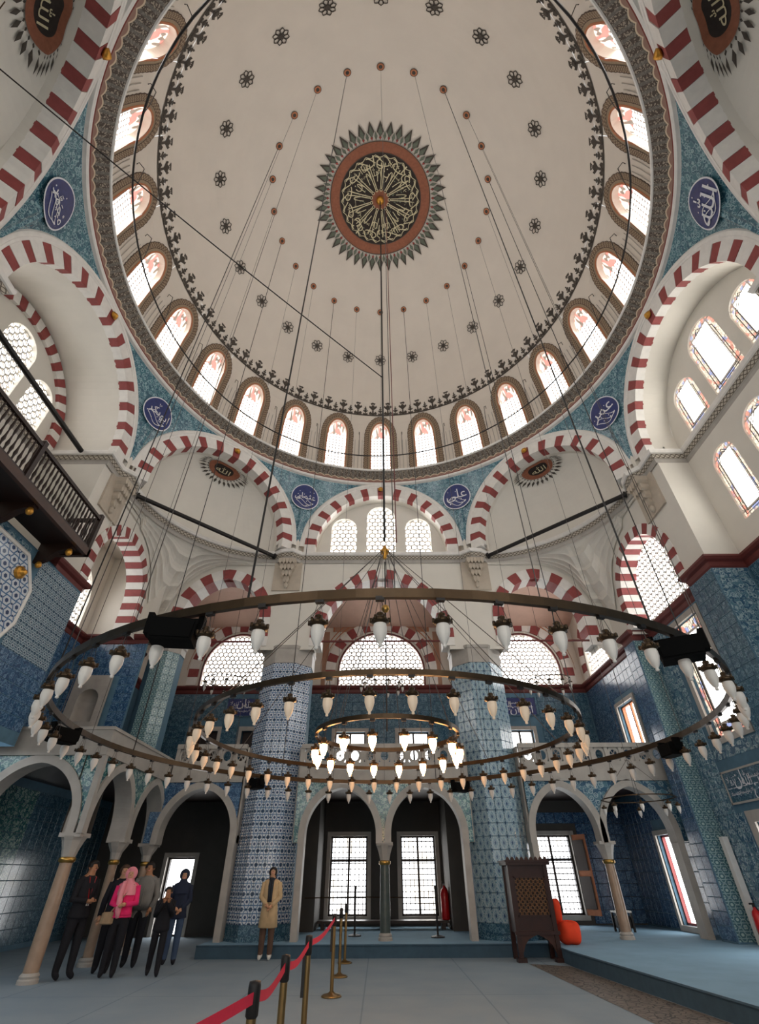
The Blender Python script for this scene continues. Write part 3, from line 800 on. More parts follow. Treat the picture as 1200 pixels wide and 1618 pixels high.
def window(o, m, d=.2, mat='g_honey', grid=.14, loc=None, rz=0, label=None, frame=None, lift=None):
    r = link(nn('window'), None, loc=loc, rz=rz, kind='structure', label=label)
    P = outline(o, 28); b = MB(); i = b.add([m(u, z, d) for u, z in P])
    H = o['zs']+o['rise']-o['z0']
    if mat == 'g_honey': g_ = grid or .19; uv = [((u-o['u']+o['hw'])/g_, (z-o['z0'])/g_) for u, z in P]
    else: uv = [((u-o['u']+o['hw'])/(2*o['hw']), (z-o['z0'])/H) for u, z in P]
    b.face(range(i, i+len(P)), uv); b.build('glass_pane', mat, r, local=True)
    if grid and mat == 'g_honey': hexgrid(o, m, d-.05, grid).build('plaster_lattice', 'white', r, local=True, kind='stuff')
    if mat == 'g_stain':
        b = MB(); hw = o['hw']
        for e in (-.02, -.3*2*hw+hw*.0):
            pass
        for f in (.24, .42):
            Q = [(o['u']+s*hw*(1-f), z) for s, z in ((-1, o['z0']+f*.35), (-1, o['zs']), (0, o['zs']+o['rise']*(1-f)), (1, o['zs']), (1, o['z0']+f*.35), (-1, o['z0']+f*.35))]
            b.tube([m(u, z, d-.03) for u, z in Q], .012, 4)
        b.build('lead_frame', 'paint_dark', r, local=True)
    if frame:
        b = MB(); I = outline(o, 28, -.005); O = outline(o, 28, frame[0])
        if o.get('kind') == 'flat': I.append(I[0]); O = [(p[0], p[1]-(frame[0] if k in (0, 3) else 0)) for k, p in enumerate(O)]; O.append(O[0])
        for k in range(len(I)-1): b.hexa([m(*I[k], -.03), m(*I[k+1], -.03), m(*O[k+1], -.03), m(*O[k], -.03), m(*I[k], .03), m(*I[k+1], .03), m(*O[k+1], .03), m(*O[k], .03)])
        b.build('window_frame', frame[1], r, local=True)
    return r
def W3(z0, hw0, hw1, sp, t0, t1): return [dict(u=0, hw=hw0, z0=z0, zs=t0-hw0, rise=hw0), dict(u=-sp, hw=hw1, z0=z0, zs=t1-hw1, rise=hw1), dict(u=sp, hw=hw1, z0=z0, zs=t1-hw1, rise=hw1)]
# rear tympanum
ws = W3(11.12, .57, .5, 1.48, 13.62, 13.0)
o, m = tymp(0, .5, ws, 'wall_rear_upper'); loc, rz = base_of(0)
for k, q in enumerate(ws): window(q, m, .18, grid=.22, loc=loc, rz=rz, label=('tall middle honeycomb window of the rear arch', 'honeycomb window left of the middle one in the rear arch', 'honeycomb window right of the middle one in the rear arch')[k])
# right tympanum with stained glass
ws = W3(11.1, .57, .48, 1.38, 13.45, 12.75)
for q in ws: q['z0'] += .1
o, m = tymp(90, .95, ws, 'wall_right_upper'); loc, rz = base_of(90)
for k, q in enumerate(ws): window(q, m, .06, 'g_stain', 0, loc, rz, ('tall stained glass window in the middle of the right arch', 'stained glass window at the rear foot of the right arch', 'stained glass window at the near side of the right arch')[(0, 1, 2)[k]])
# left tympanum set deep behind its own striped arch
ws = W3(11.12, .55, .45, 1.3, 13.2, 12.6)
o, m = tymp(-90, 1.9, ws, 'wall_left_upper'); loc, rz = base_of(-90)
for k, q in enumerate(ws): window(q, m, .15, 'g_honey', .19, loc, rz, ('tall middle honeycomb window above the balcony', 'honeycomb window above the balcony, near side', 'honeycomb window above the balcony, rear side')[k])
r = link(nn('trim'), None, loc=loc, rz=rz, kind='structure', label='thin red and white arch framing the windows above the balcony')
voussoirs(r, lambda t, z, d: (t, 1.86+d, z), dict(u=0, hw=2.12, z0=11.02, zs=ZA, rise=2.12), .34, 33, .05, .05, z0=11.02, local=True)
tymp(180, .5, [], 'wall_near_upper')
# ---- swept cornices
def sweep(path, prof, name, mats, label=None, closed=False, struct=True, uvlen=.3, part=None, parent=None):
    """path: plan points, wall on the left of travel is outside; prof: (inward offset, z); the profile runs bottom to top"""
    P = [Vector(p) for p in path]; n = len(P); L = [0]
    for a, b_ in zip(P, P[1:]): L.append(L[-1]+(b_-a).length)
    N = []
    for k in range(n):
        t0 = (P[k]-P[k-1]).normalized() if k > 0 or closed else (P[1]-P[0]).normalized()
        t1 = (P[(k+1) % n]-P[k]).normalized() if k < n-1 or closed else t0
        n0 = Vector((t0.y, -t0.x)); n1 = Vector((t1.y, -t1.x)); q = n0+n1; 
        q = q.normalized() if q.length > 1e-6 else n0; q = q/max(.35, q.dot(n0)); N.append(q)
    b = MB()
    b.grid(lambda k, j: (P[k].x+N[k].x*prof[j][0], P[k].y+N[k].y*prof[j][0], prof[j][1]), list(range(n)), list(range(len(prof))),
           uvf=lambda k, j: (L[k]/uvlen, j/(len(prof)-1)))
    if parent is not None: return b.build(name, mats, parent)
    return b.build(name, mats, kind='structure' if struct else None, label=label)
def arcpts(s, n=18):        # curved cornice of the right-rear corner, s = sign in x, going from rear wall to side wall
    c, R = 3.57, 4.14; a0 = atan2(.33, 4.13); a1 = pi/2-a0
    return [(s*(c+R*sin(a0+(a1-a0)*k/n)), c+R*cos(a0+(a1-a0)*k/n)) for k in range(n+1)]
RX, LX = 8.62, -9.55       # back planes of the side recesses
def mid_path():
    p = [(-3.1, 7.72), (0, 7.72), (3.1, 7.72), (3.45, 7.5), (3.75, 7.5)]
    a = arcpts(1); p = [(0, 7.72), (3.0, 7.72), (3.3, 7.45), (3.62, 7.5)]+a+[(7.5, 3.62), (7.45, 3.3), (7.72, 3.0), (7.72, 2.42), (RX, 2.42), (RX, 0)]
    right = p
    left = [(-x, y) for x, y in p]; left = [(LX if abs(x+RX) < 1e-6 else x, y) for x, y in left]
    rr = right+[(x, -y) for x, y in right[::-1][1:]]
    ll = left[::-1][:-1]; ll = [(x, -y) for x, y in left[1:]]+ [(x, y) for x, y in ll][0:]
    return right, left
R_, L_ = mid_path()
full = L_[::-1][:-1]+R_ ; near = [(x, -y) for x, y in R_[::-1][1:]]+[(x, -y) for x, y in L_[1:]][:-1]
loop = full+near
tr = link(nn('trim'), None, kind='structure', label='thin grey cornice with a chain pattern under the great arches')
lp = loop+[loop[0]]
sweep(lp, [(.0, 10.58), (.02, 10.66), (.05, 10.7)], 'cornice_bed', 'stone', parent=tr)
sweep(lp, [(.05, 10.7), (.1, 10.84)], 'chain_band', 'chain', parent=tr, uvlen=.28)
sweep(lp, [(.1, 10.84), (.14, 10.86), (.16, 10.94), (.16, 10.98), (-.6, 10.99)], 'cornice_shelf', 'white', parent=tr)
# ---- walls between the two cornices
ZR = 7.45
CEN = dict(u=0, hw=2.03, z0=7.3, zs=7.75, rise=2.2, kind='pointed')
def CRN(s): return dict(u=s*5.55, hw=1.35, z0=7.3, zs=8.45, rise=1.5, kind='pointed')
def exp(o, e): q = dict(o); q['hw'] += e; q['rise'] += e; return q
b = MB()
archwall(b, mapY(7.76), -7.76, 7.76, 7.3, 10.9,
         [exp(CEN, .2), exp(CRN(1), .2), exp(CRN(-1), .2)], .6, 60)
b.build('wall_rear', 'plaster', kind='structure')
for o_, lab, n in ((CEN, 'red and white pointed arch between the two tiled pillars', 25), (CRN(1), 'red and white pointed arch right of the tiled pillars', 19), (CRN(-1), 'red and white pointed arch left of the tiled pillars', 19)):
    r = link(nn('trim'), None, kind='structure', label=lab)
    voussoirs(r, mapY(7.76), o_, .38, n, .03, .6, z0=7.42)
SIDE = dict(u=5.0, hw=1.4, z0=7.3, zs=8.25, rise=1.38)
def side_top(u): return 10.9
for s, nm in ((1, 'wall_right'), (-1, 'wall_left')):
    b = MB(); mm = mapX(s*7.76, s)
    archwall(b, mm, 2.42, 7.76, 7.3, side_top, [exp(SIDE, .2)], .5, 40)
    # jamb of the deep recess and the recess wall
    X = RX if s > 0 else LX
    b.quad((s*7.76, 2.42, 7.3), (X, 2.42, 7.3), (X, 2.42, 10.8), (s*7.76, 2.42, 10.8))
    b.quad((s*7.76, -2.42, 7.3), (X, -2.42, 7.3), (X, -2.42, 10.8), (s*7.76, -2.42, 10.8))
    b.quad((s*7.76, -2.42, 7.3), (s*7.76, -12, 7.3), (s*7.76, -12, 10.8), (s*7.76, -2.42, 10.8))
    low = [dict(u=0, hw=.5, z0=8.1, zs=9.7, rise=.5), dict(u=1.35, hw=.42, z0=8.1, zs=9.7, rise=.42), dict(u=-1.35, hw=.42, z0=8.1, zs=9.7, rise=.42)] if s > 0 else []
    archwall(b, mapX(X, s), -2.42, 2.42, 7.3, 10.95, low, .08, 12)
    b.build(nm, 'plaster', kind='structure')
    for k, q in enumerate(low): window(q, mapX(X, s), .06, 'g_stain', 0, label=('stained glass window under the chain cornice, middle', 'stained glass window under the chain cornice, rear side', 'stained glass window under the chain cornice, near side')[k])
    r = link(nn('trim'), None, kind='structure', label='narrow red and white arch on the %s wall by the corner' % ('right' if s > 0 else 'left'))
    voussoirs(r, mm, SIDE, .32, 27, .03, .5, z0=7.42)
# honeycomb window within the right side arch; the left one opens into a bay
q = dict(u=5.0, hw=1.45, z0=7.5, zs=8.2, rise=1.5)
window(q, mapX(8.3, 1), 0, 'g_honey', .19, label='large honeycomb window within the narrow right wall arch')
# ---- squinches with stalactite tiers
def squinch(sx, sy=1):
    b = MB(); n, T = 48, 5
    def P(i, j):
        s = i/n; f = j/(T*4)
        a = s*pi/2; c = 3.57
        # square plan point in the same direction as the arc point
        a0 = atan2(.33, 4.13); aa = a0+(pi/2-2*a0)*s; dx, dy = sin(aa), cos(aa); k = (7.74-c)/max(dx, dy); S = (c+dx*k, c+dy*k)
        B = (c+4.14*dx, c+4.14*dy)
        u = S[0] if s < .5 else S[1]
        if S[1] > S[0]: zb = max(8.2, min(10.5, arc_z(exp(CRN(1), .5), S[0])+.1)) if S[0] > 5.55 else 10.5
        else: zb = max(8.2, min(10.5, arc_z(exp(SIDE, .5), S[1])+.1)) if S[1] > 5. else 10.5
        z = zb+(10.66-zb)*f
        t = f*T; q = math.floor(min(t, T-.001)); fr = t-q; g = (q+(fr**2.2))/T
        g = min(1, g); scal = .035*abs(sin(pi*s*18+(q % 2)*pi/2))*(1-f)
        x = S[0]+(B[0]-S[0])*g; y = S[1]+(B[1]-S[1])*g
        return (sx*(x-dx*scal), sy*(y-dy*scal), z)
    b.grid(P, list(range(n+1)), list(range(T*4+1)))
    return b.build(nn('trim'), 'plaster', kind='structure', label='tiered stalactite plasterwork under the semi-dome cornice')
for sx in (1, -1): squinch(sx); squinch(sx, -1)
# ---- carved corbels under the arch springings
def corbel(x, y, rz, lab):
    r = link(nn('trim'), None, loc=(x, y, 0), rz=rz, kind='structure', label=lab)
    b = MB()
    for k, (w, z0, z1, d) in enumerate(((.62, 10.42, 10.62, .34), (.5, 10.2, 10.42, .27), (.36, 9.98, 10.2, .2), (.22, 9.76, 9.98, .13))):
        for q in range(5-k):
            x0 = -w/2+w*q/(5-k); x1 = x0+w/(5-k)*.92
            b.prism([(x0, z1), (x0, z0+.05), ((x0+x1)/2, z0-.04), (x1, z0+.05), (x1, z1)], ml, -d, .05)
    b.lathe([(.002, 9.5), (.06, 9.55), (.08, 9.64), (.04, 9.74), (.09, 9.8)], 10, 0, -.06)
    b.build('stalactite', 'limestone', r, local=True)
    b = MB(); b.box(-.5, -.03, 9.45, .5, .2, 10.6); b.build('backing', 'limestone', r, local=True)
corbel(3.42, 7.73, 0, 'carved stone corbel at the right foot of the rear arch'); corbel(-3.42, 7.73, 0, 'carved stone corbel at the left foot of the rear arch')
corbel(7.73, 3.3, -pi/2, 'carved stone corbel on the right wall pier'); corbel(-7.73, 3.3, pi/2, 'carved stone corbel on the left wall pier')
# ---- red lower cornice
RP = [(.0, 7.16), (.03, 7.2), (.05, 7.3), (.12, 7.34), (.16, 7.4), (.16, 7.45), (-.35, 7.46)]
pr = [(-9.4, 12.0), (8.15, 12.0), (8.15, 7.5), (7.76, 7.35), (7.76, 6.75), (8.28, 6.75), (8.28, 3.5), (7.76, 3.35), (7.76, 2.42), (RX, 2.42), (RX, -2.42), (7.76, -2.42), (7.76, -12)]
sweep(pr, RP, nn('trim'), 'redcornice', label='dark red cornice along the rear and right walls')
pl_ = [(-7.76, -12), (-7.76, -2.42), (LX, -2.42), (LX, 2.42), (-7.76, 2.42), (-7.76, 3.6), (-9.4, 3.6), (-9.4, 6.95), (-7.76, 6.95), (-6.9, 7.0)]
sweep(pl_, RP, nn('trim'), 'redcornice', label='dark red cornice along the left wall')
sweep([(-8.0, 8.3), (-9.4, 8.3), (-9.4, 12)], RP, nn('trim'), 'redcornice', label='dark red cornice inside the left aisle')
# ================================================================ PILLARS
def octpts(w, cx=0, cy=0): r = w/2/cos(pi/8); return [(cx+r*cos(pi/8+k*pi/4), cy+r*sin(pi/8+k*pi/4)) for k in range(8)]
def pillar(x, y, W, mat, label, z0=.22, z1=6.85, faces=(0, 1, 7), tw=.22, th=.285):
    r = empty('pillar', (x, y, z0), label=label, cat='pillar', group=None)
    b = MB(); P = octpts(W-.03)
    for k in range(8):
        p, q = P[k], P[(k+1) % 8]; b.quad((x+p[0], y+p[1], z0), (x+q[0], y+q[1], z0), (x+q[0], y+q[1], z1), (x+p[0], y+p[1], z1))
    b.build('shaft', 'grout', r)
    b = MB()
    def ringz(ws):
        for (w0, a), (w1, c) in zip(ws, ws[1:]):
            P0, P1 = octpts(w0), octpts(w1)
            for k in range(8): q = (k+1) % 8; b.quad((x+P0[k][0], y+P0[k][1], a), (x+P0[q][0], y+P0[q][1], a), (x+P1[q][0], y+P1[q][1], c), (x+P1[k][0], y+P1[k][1], c))
    ringz([(W+.12, z0), (W+.12, z0+.05), (W+.04, z0+.09), (W+.01, z0+.1), (W+.01, z0+.3), (W-.03, z0+.3)]); b.build('plinth', 't_teal', r)
    b = MB(); ringz([(W-.03, z1), (W+.01, z1), (W+.01, 7.3), (W+.06, 7.34), (W+.08, 7.42), (W+.02, 7.44), (.1, 7.44)]); b.build('marble_band', 'stone', r)
    # tiled faces: corner k at angle 22.5+45k; face between corners k and k+1, outward normal 45(k+1)
    s = W*math.tan(pi/8)
    for nrm in faces:            # 0 = facing the viewer (-y), 1 = turned 45 deg to +x, -1 to -x
        a = RAD(45*nrm); n = Vector((sin(a), -cos(a), 0)); d = Vector((cos(a), sin(a), 0))
        o = Vector((x, y, z0+.3))+n*(W/2-.012)-d*s/2
        tiles(r, o, a, s, z1-z0-.3, tw, th, mat, 110 if nrm == 0 else 80)
    return r
pillar(-3.12, 8.5, 1.6, 't_hex', 'octagonal pillar clad in blue and white hexagon star tiles', faces=(0, 1, -1))
pillar(3.12, 8.5, 1.6, 't_ogee', 'octagonal pillar clad in blue-green flower lattice tiles', faces=(0, -1, 1))
pillar(-7.0, 7.8, 1.0, 't_strip', 'corner pillar of pale blue tiles beside the balcony side gallery', z0=3.9, z1=7.1, faces=(0, 1), tw=.21, th=.25)
# tie rods between the pillars
def rod(p, q, r, mat, name, label):
    o = empty(name, ((p[0]+q[0])/2, (p[1]+q[1])/2, (p[2]+q[2])/2), label=label, cat='tie rod'); b = MB(); b.tube([p, q], r, 8); b.build('bar', mat, o)
    b = MB()
    for e, f in ((p, q), (q, p)):
        b = MB()
        v = (Vector(f)-Vector(e)).normalized()*.06; b.tube([Vector(e), Vector(e)+v], r*1.7, 8); b.build('end_collar', mat, o)
    return o
rod((-2.32, 7.8, 7.6), (2.32, 7.8, 7.6), .035, 'redcornice', 'tie_rod', 'dark red tie rod between the two tiled pillars')
rod((3.95, 7.8, 7.6), (7.6, 7.8, 7.6), .035, 'redcornice', 'tie_rod', 'dark red tie rod right of the tiled pillars')
rod((-7.4, 7.8, 7.6), (-3.95, 7.8, 7.6), .035, 'redcornice', 'tie_rod', 'dark red tie rod left of the tiled pillars')
rod((-7.62, 4.05, 10.8), (-3.95, 7.6, 10.8), .07, 'black', 'tie_beam', 'thick black beam across the mouth of the semi-dome left of the rear arch')
rod((7.62, 4.05, 10.8), (3.95, 7.6, 10.8), .07, 'black', 'tie_beam', 'thick black beam across the mouth of the semi-dome right of the rear arch')
rod((-8.5, -2.3, 10.95), (-8.5, 2.42, 10.95), .07, 'black', 'tie_beam', 'thick black beam across the recess above the balcony')
# ================================================================ REAR AISLE
YB = 12.0
gw = lambda x0, x1, z0, z1: dict(u=(x0+x1)/2, hw=(x1-x0)/2, z0=z0, zs=z1, rise=0, kind='flat')
RW = [dict(u=0, hw=1.72, z0=7.5, zs=8.1, rise=1.55), dict(u=5.9, hw=1.4, z0=7.5, zs=8.1, rise=1.5), dict(u=-5.9, hw=1.4, z0=7.5, zs=8.1, rise=1.5)]
UP = [gw(-1.77, -.62, 4.5, 5.75), gw(.62, 1.77, 4.5, 5.75), gw(4.75, 5.75, 4.5, 5.8), gw(-5.3, -4.75, 3.9, 5.8), gw(-7.2, -6.2, 3.9, 5.8)]
GR = [gw(-1.72, -.5, .45, 2.5), gw(.6, 1.75, .45, 2.5), gw(4.95, 6.3, .45, 2.5), gw(-7.05, -6.15, .0, 1.95)]
b = MB(); archwall(b, mapY(YB), -9.9, 8.7, 7.2, 10.9, RW, .3, 20); b.build('wall_rear_aisle', 'plaster', kind='structure')
b = MB(); archwall(b, mapY(YB), -9.9, 8.7, 3.5, 7.2, UP, .3, 20); wu = b.build('wall_rear_gallery', 'grout', kind='structure')
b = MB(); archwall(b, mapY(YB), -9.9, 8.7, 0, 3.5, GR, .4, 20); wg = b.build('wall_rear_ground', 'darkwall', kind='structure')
def free(x, z, w, h, holes, pad=.16):
    return not any(abs(x-o['u']) < o['hw']+pad+w*.3 and o['z0']-pad-h*.3 < z < o['zs']+o['rise']+pad+h*.3 for o in holes)
tiles(wu, (-9.4, YB-.003, 3.95), 0, 17.5, 3.2, .33, .32, 't_teal', 300, ok=lambda u, z, w, h: free(u-9.4, z, w, h, UP) and not (6.3 < z < 7.0 and (3.9 < u-9.4 < 6.2 or -6.2 < u-9.4 < -3.9)))
tiles(wg, (2.0, YB-.003, .25), 0, 6.5, 2.9, .33, .32, 't_blue', 200, ok=lambda u, z, w, h: free(u+2.0, z, w, h, GR))
window(RW[0], mapY(YB), .15, 'g_honey', .19, label='wide arched honeycomb window seen between the two pillars', frame=(.07, 'redcornice'))
window(RW[1], mapY(YB), .15, 'g_honey', .19, label='arched honeycomb window at the rear, right of the pillars', frame=(.07, 'redcornice'))
window(RW[2], mapY(YB), .15, 'g_honey', .19, label='arched honeycomb window at the rear, left of the pillars', frame=(.07, 'redcornice'))
for q, n, lab in ((RW[0], 23, 'red and white arch round the wide rear window'), (RW[1], 19, 'red and white arch round the rear window on the right'), (RW[2], 19, 'red and white arch round the rear window on the left')):
    r = link(nn('trim'), None, kind='structure', label=lab)
    voussoirs(r, mapY(YB), exp(q, .16), .4, n, .05, .02, z0=7.5)
# navy panels with a line of white script
def panel(x, y, z, w, h, ang, label, mat='navy'):
    r = empty('inscription_panel', (x, y, z), rz=ang, label=label, cat='panel')
    b = MB(); b.box(-w/2, -.02, 0, w/2, .01, h); b.build('tile_ground', mat, r, local=True)
    b = MB()
    for x0, x1, z0, z1 in ((-w/2, w/2, 0, .04), (-w/2, w/2, h-.04, h), (-w/2, -w/2+.04, 0, h), (w/2-.04, w/2, 0, h)): b.box(x0, -.035, z0, x1, -.018, z1)
    b.build('border', 'stone' if mat != 'navy' else 't_teal', r, local=True)
    b = MB(); k = 0; xx = -w/2+.3
    while xx < w/2-.2:
        for q in (.3, .68): add_glyph(b, WORDS[(k+int(q*9)) % 7], lambda u, v: (xx+u*.34, -.03-.004*q, h*q+v*.34))
        xx += .27; k += 1
    for q in range(9): b.box(-w/2+.1+(w-.2)*q/9, -.033, h*.45, -w/2+.06+(w-.2)*(q+1)/9, -.03, h*.47)
    b.build('inscription', 'letter', r, local=True)
panel(5.05, YB-.02, 6.3, 2.0, .7, 0, 'navy panel with white script above the rear gallery window, right side')
panel(-5.05, YB-.02, 6.3, 2.0, .7, 0, 'navy panel with white script above the rear gallery door, left side')
def framed(o_, nm, kind, m, panes=(2, 3), d=.22, wood='wood', fr=.12, label=None, glassm='g_plain'):
    r = link(nn(nm), None, kind='structure', label=label)
    u0, u1, z0, z1 = o_['u']-o_['hw'], o_['u']+o_['hw'], o_['z0'], o_['zs']
    def bx(mb, a, c, e, f, d0, d1):
        mb.hexa([m(a, e, d0), m(c, e, d0), m(c, f, d0), m(a, f, d0), m(a, e, d1), m(c, e, d1), m(c, f, d1), m(a, f, d1)])
    b = MB()
    for a, c, e, f in ((u0-fr, u0, z0-fr, z1+fr), (u1, u1+fr, z0-fr, z1+fr), (u0, u1, z1, z1+fr), (u0, u1, z0-fr, z0)): bx(b, a, c, e, f, -.05, .03)
    b.build('stone_surround', 'stone', r)
    b = MB(); t = .05
    for a, c, e, f in ((u0, u0+t, z0, z1), (u1-t, u1, z0, z1), (u0, u1, z1-t, z1), (u0, u1, z0, z0+t)): bx(b, a, c, e, f, d-.1, d)
    nx, nz = panes
    us = [u0+t+(u1-u0-2*t)*k/nx for k in range(nx+1)]; zs = [z0, z1] if nz == 1 else [z0, z0+(z1-z0)*.68, z1]
    for u in us[1:-1]: bx(b, u-.035, u+.035, z0, z1, d-.08, d)
    for z in zs[1:-1]: bx(b, u0, u1, z-.035, z+.035, d-.08, d)
    b.build('wooden_frame', wood, r)
    for i in range(nx):
        for j in range(len(zs)-1):
            a, c, e, f = us[i]+.02, us[i+1]-.02, zs[j]+.04, zs[j+1]-.04
            b = MB(); b.quad(m(a, e, d-.01), m(c, e, d-.01), m(c, f, d-.01), m(a, f, d-.01), uv=[(0, 0), (1, 0), (1, 1), (0, 1)]); b.build('pane', glassm, r)
    # iron grille
    if kind == 'grille':
        b = MB(); k = 1; nU, nZ = max(3, int((u1-u0)/.13)), int((z1-z0)/.14)
        for k in range(1, nU): u = u0+(u1-u0)*k/nU; b.tube([m(u, z0, d-.04), m(u, z1, d-.04)], .013, 4)
        for k in range(1, nZ): z = z0+(z1-z0)*k/nZ; b.tube([m(u0, z, d-.04), m(u1, z, d-.04)], .013, 4)
        b.build('iron_grille', 'black', r, kind='stuff')
    return r
m12 = mapY(YB)
framed(GR[0], 'window', 'grille', m12, label='ground floor window with iron grille seen through the arch left of the middle column')
framed(GR[1], 'window', 'grille', m12, label='ground floor window with iron grille seen through the arch right of the middle column')
r = framed(GR[2], 'window', 'grille', m12, label='ground floor window with iron grille behind the dark lectern')
b = MB(); b.prism([(6.32, YB-.02), (6.36, YB-.02), (6.62, YB-.5), (6.58, YB-.5)], lambda u, v, d: (u, v, d), .45, 2.5); b.build('open_shutter', 'orange', r)
for k in range(2): b = MB(); b.prism([(6.37, YB-.08), (6.40, YB-.08), (6.60, YB-.45), (6.57, YB-.45)], lambda u, v, d: (u-.05, v, d), .6+.95*k, 1.4+.95*k); b.build('shutter_panel', 'wood', r)
framed(GR[3], 'door', '', m12, (1, 1), label='open bright doorway behind the group of visitors')
for k, l in enumerate(('rear gallery window between the pillars, left of the two', 'rear gallery window between the pillars, right of the two', 'rear gallery window just right of the tiled pillars')):
    framed(UP[k], 'window', '', m12, (2, 1), label=l)
for q, l in ((UP[3], 'dark doorway in the rear gallery next to the hexagon tiled pillar'), (UP[4], 'dark doorway in the rear gallery left of the other one')):
    r = link(nn('door'), None, kind='structure', label=l); b = MB(); b.box(q['u']-q['hw'], YB+.2, 3.9, q['u']+q['hw'], YB+.25, 5.8); b.build('door_leaf', 'wood', r)
    b = MB(); 
    for a, c, e, f in ((q['u']-q['hw']-.12, q['u']-q['hw'], 3.9, 5.95), (q['u']+q['hw'], q['u']+q['hw']+.12, 3.9, 5.95), (q['u']-q['hw'], q['u']+q['hw'], 5.8, 5.95)): b.box(a, YB-.05, e, c, YB+.02, f)
    b.build('stone_surround', 'stone', r)
# rose coloured vault above the aisle with painted stripes
b = MB()
def vault(x0, x1):
    b.grid(lambda x, t: (x, 7.9+4.2*t, 9.9+.75*sin(pi*t)*abs(sin(pi*min(1, max(0, (x-x0)/(x1-x0)))))**.5), [x0+(x1-x0)*k/16 for k in range(17)], [k/12 for k in range(13)])
vault(-9.9, -3.1); vault(-3.1, 3.1); vault(3.1, 8.7)
MT['rosedark'] = flat('dusky_rose_paint', 'A8846F', .05, 4, rough=.8)
cl = b.build('ceiling', 'pink', kind='structure', label='rose plaster vaults over the rear aisle')
for sx, x0, x1 in ((0, -2.9, 2.9), (1, 3.3, 8.0), (2, -8.0, -3.3)):
    cx = (x0+x1)/2
    for k, (hw, z) in enumerate(((2.0, 9.95), (1.6, 10.2), (1.2, 10.42)) if sx == 0 else ()):
        b = MB(); b.box(cx-hw, YB-.03, z, cx+hw, YB-.005, z+.05); b.box(cx-hw-.06, YB-.03, z-.2, cx-hw, YB-.005, z+.05); b.box(cx+hw, YB-.03, z-.2, cx+hw+.06, YB-.005, z+.05); b.build('painted_stripe', 'orange', cl)
    for e in (.75, .9):
        q = exp(dict(u=cx, hw=1.6 if sx == 0 else 1.4, z0=7.5, zs=8.1, rise=1.5), e); P = outline(q, 30)[1:-1]
        b = MB()
        for p, r in zip(P, P[1:]):
            if p[1] < 10.8 and r[1] < 10.8: b.hexa([(p[0], YB-.02, p[1]), (r[0], YB-.02, r[1]), (r[0], YB-.02, r[1]+.05), (p[0], YB-.02, p[1]+.05), (p[0], YB, p[1]), (r[0], YB, r[1]), (r[0], YB, r[1]+.05), (p[0], YB, p[1]+.05)])
        b.build('painted_stripe', 'orange', cl)
for hw, za, zb_ in ((2.45, 7.46, 9.75), (2.05, 9.75, 9.95), (1.6, 9.95, 10.2), (1.2, 10.2, 10.42)):
    for s in (-1, 1):
        b = MB(); b.box(min(s*hw, 0) if za > 9.6 else (s*hw if s < 0 else 2.2), YB-.012, za, max(s*hw, 0) if za > 9.6 else (hw if s > 0 else -2.2), YB+.0, zb_); b.build('painted_panel', 'rosedark', cl)
# cross arches from the pillars to the rear wall
for s in (-1, 1):
    for xx in (3.1,):
        b = MB(); q = dict(u=10.1, hw=1.5, z0=7.4, zs=8.4, rise=1.3, kind='pointed')
        archwall(b, mapX(s*(xx-.25), s), 9.2, 12, 7.4, 10.6, [dict(u=10.6, hw=1.2, z0=7.4, zs=8.4, rise=1.3)], .5, 12)
        b.build(nn('trim'), 'plaster', kind='structure', label='white cross arch from the %s pillar to the rear wall' % ('left' if s < 0 else 'right'))
# ================================================================ RIGHT WALL BELOW THE RED CORNICE
XR = 8.28
SW = gw(4.25, 5.55, 4.1, 6.95)
DR = gw(3.6, 5.3, .22, 2.35)
b = MB()
archwall(b, mapX(XR, 1), 3.5, 6.75, 0, 7.2, [SW, DR], .3, 8)
b.quad((XR, 6.75, 0), (7.76, 6.75, 0), (7.76, 6.75, 7.2), (XR, 6.75, 7.2))
b.quad((XR, 3.5, 0), (7.76, 3.4, 0), (7.76, 3.4, 7.2), (XR, 3.5, 7.2))
b.quad((7.76, 3.4, 0), (7.76, 2.42, 0), (7.76, 2.42, 7.2), (7.76, 3.4, 7.2))
b.quad((7.76, 2.42, 0), (RX, 2.42, 0), (RX, 2.42, 7.2), (7.76, 2.42, 7.2))
b.quad((RX, 2.42, 0), (RX, -12, 0), (RX, -12, 7.4), (RX, 2.42, 7.4))
b.quad((7.76, 6.75, 0), (7.76, 7.4, 0), (7.76, 7.4, 7.2), (7.76, 6.75, 7.2))
b.quad((7.76, 7.4, 0), (8.15, 7.5, 0), (8.15, 7.5, 7.2), (7.76, 7.4, 7.2))
wr = b.build('wall_right_tiled', 'grout', kind='structure')
tiles(wr, (XR+.003-.0, 6.72, .4), -pi/2, 3.2, 6.75, .27, .27, 't_leaf', 180, ok=lambda u, z, w, h: free(6.72-u, z, w, h, [SW, DR], .17) and not (2.45 < z < 3.6 and 6.72-u < 5.9))
tiles(wr, (7.763, 3.38, .4), -pi/2, .94, 6.75, .235, .27, 't_teal', 110)
tiles(wr, (7.78, 2.423, .4), 0, .82, 6.75, .27, .27, 't_leaf', 75)
tiles(wr, (RX+.003, 2.4, .4), -pi/2, 4.5, 6.75, .27, .27, 't_teal', 30)
tiles(wr, (7.78, 6.753, .25), 0, .5, 6.9, .25, .26, 't_strip', 60)
tiles(wr, (7.763, 7.38, .25), -pi/2, .6, 6.9, .3, .26, 't_blue', 60)
window(SW, mapX(XR, 1), .12, 'g_stain', 0, label='tall rectangular stained glass window in the right tiled wall', frame=(.15, 'stone'))
framed(DR, 'door', '', mapX(XR, 1), (1, 1), label='marble framed doorway at the foot of the right tiled wall', fr=.22, wood='red')
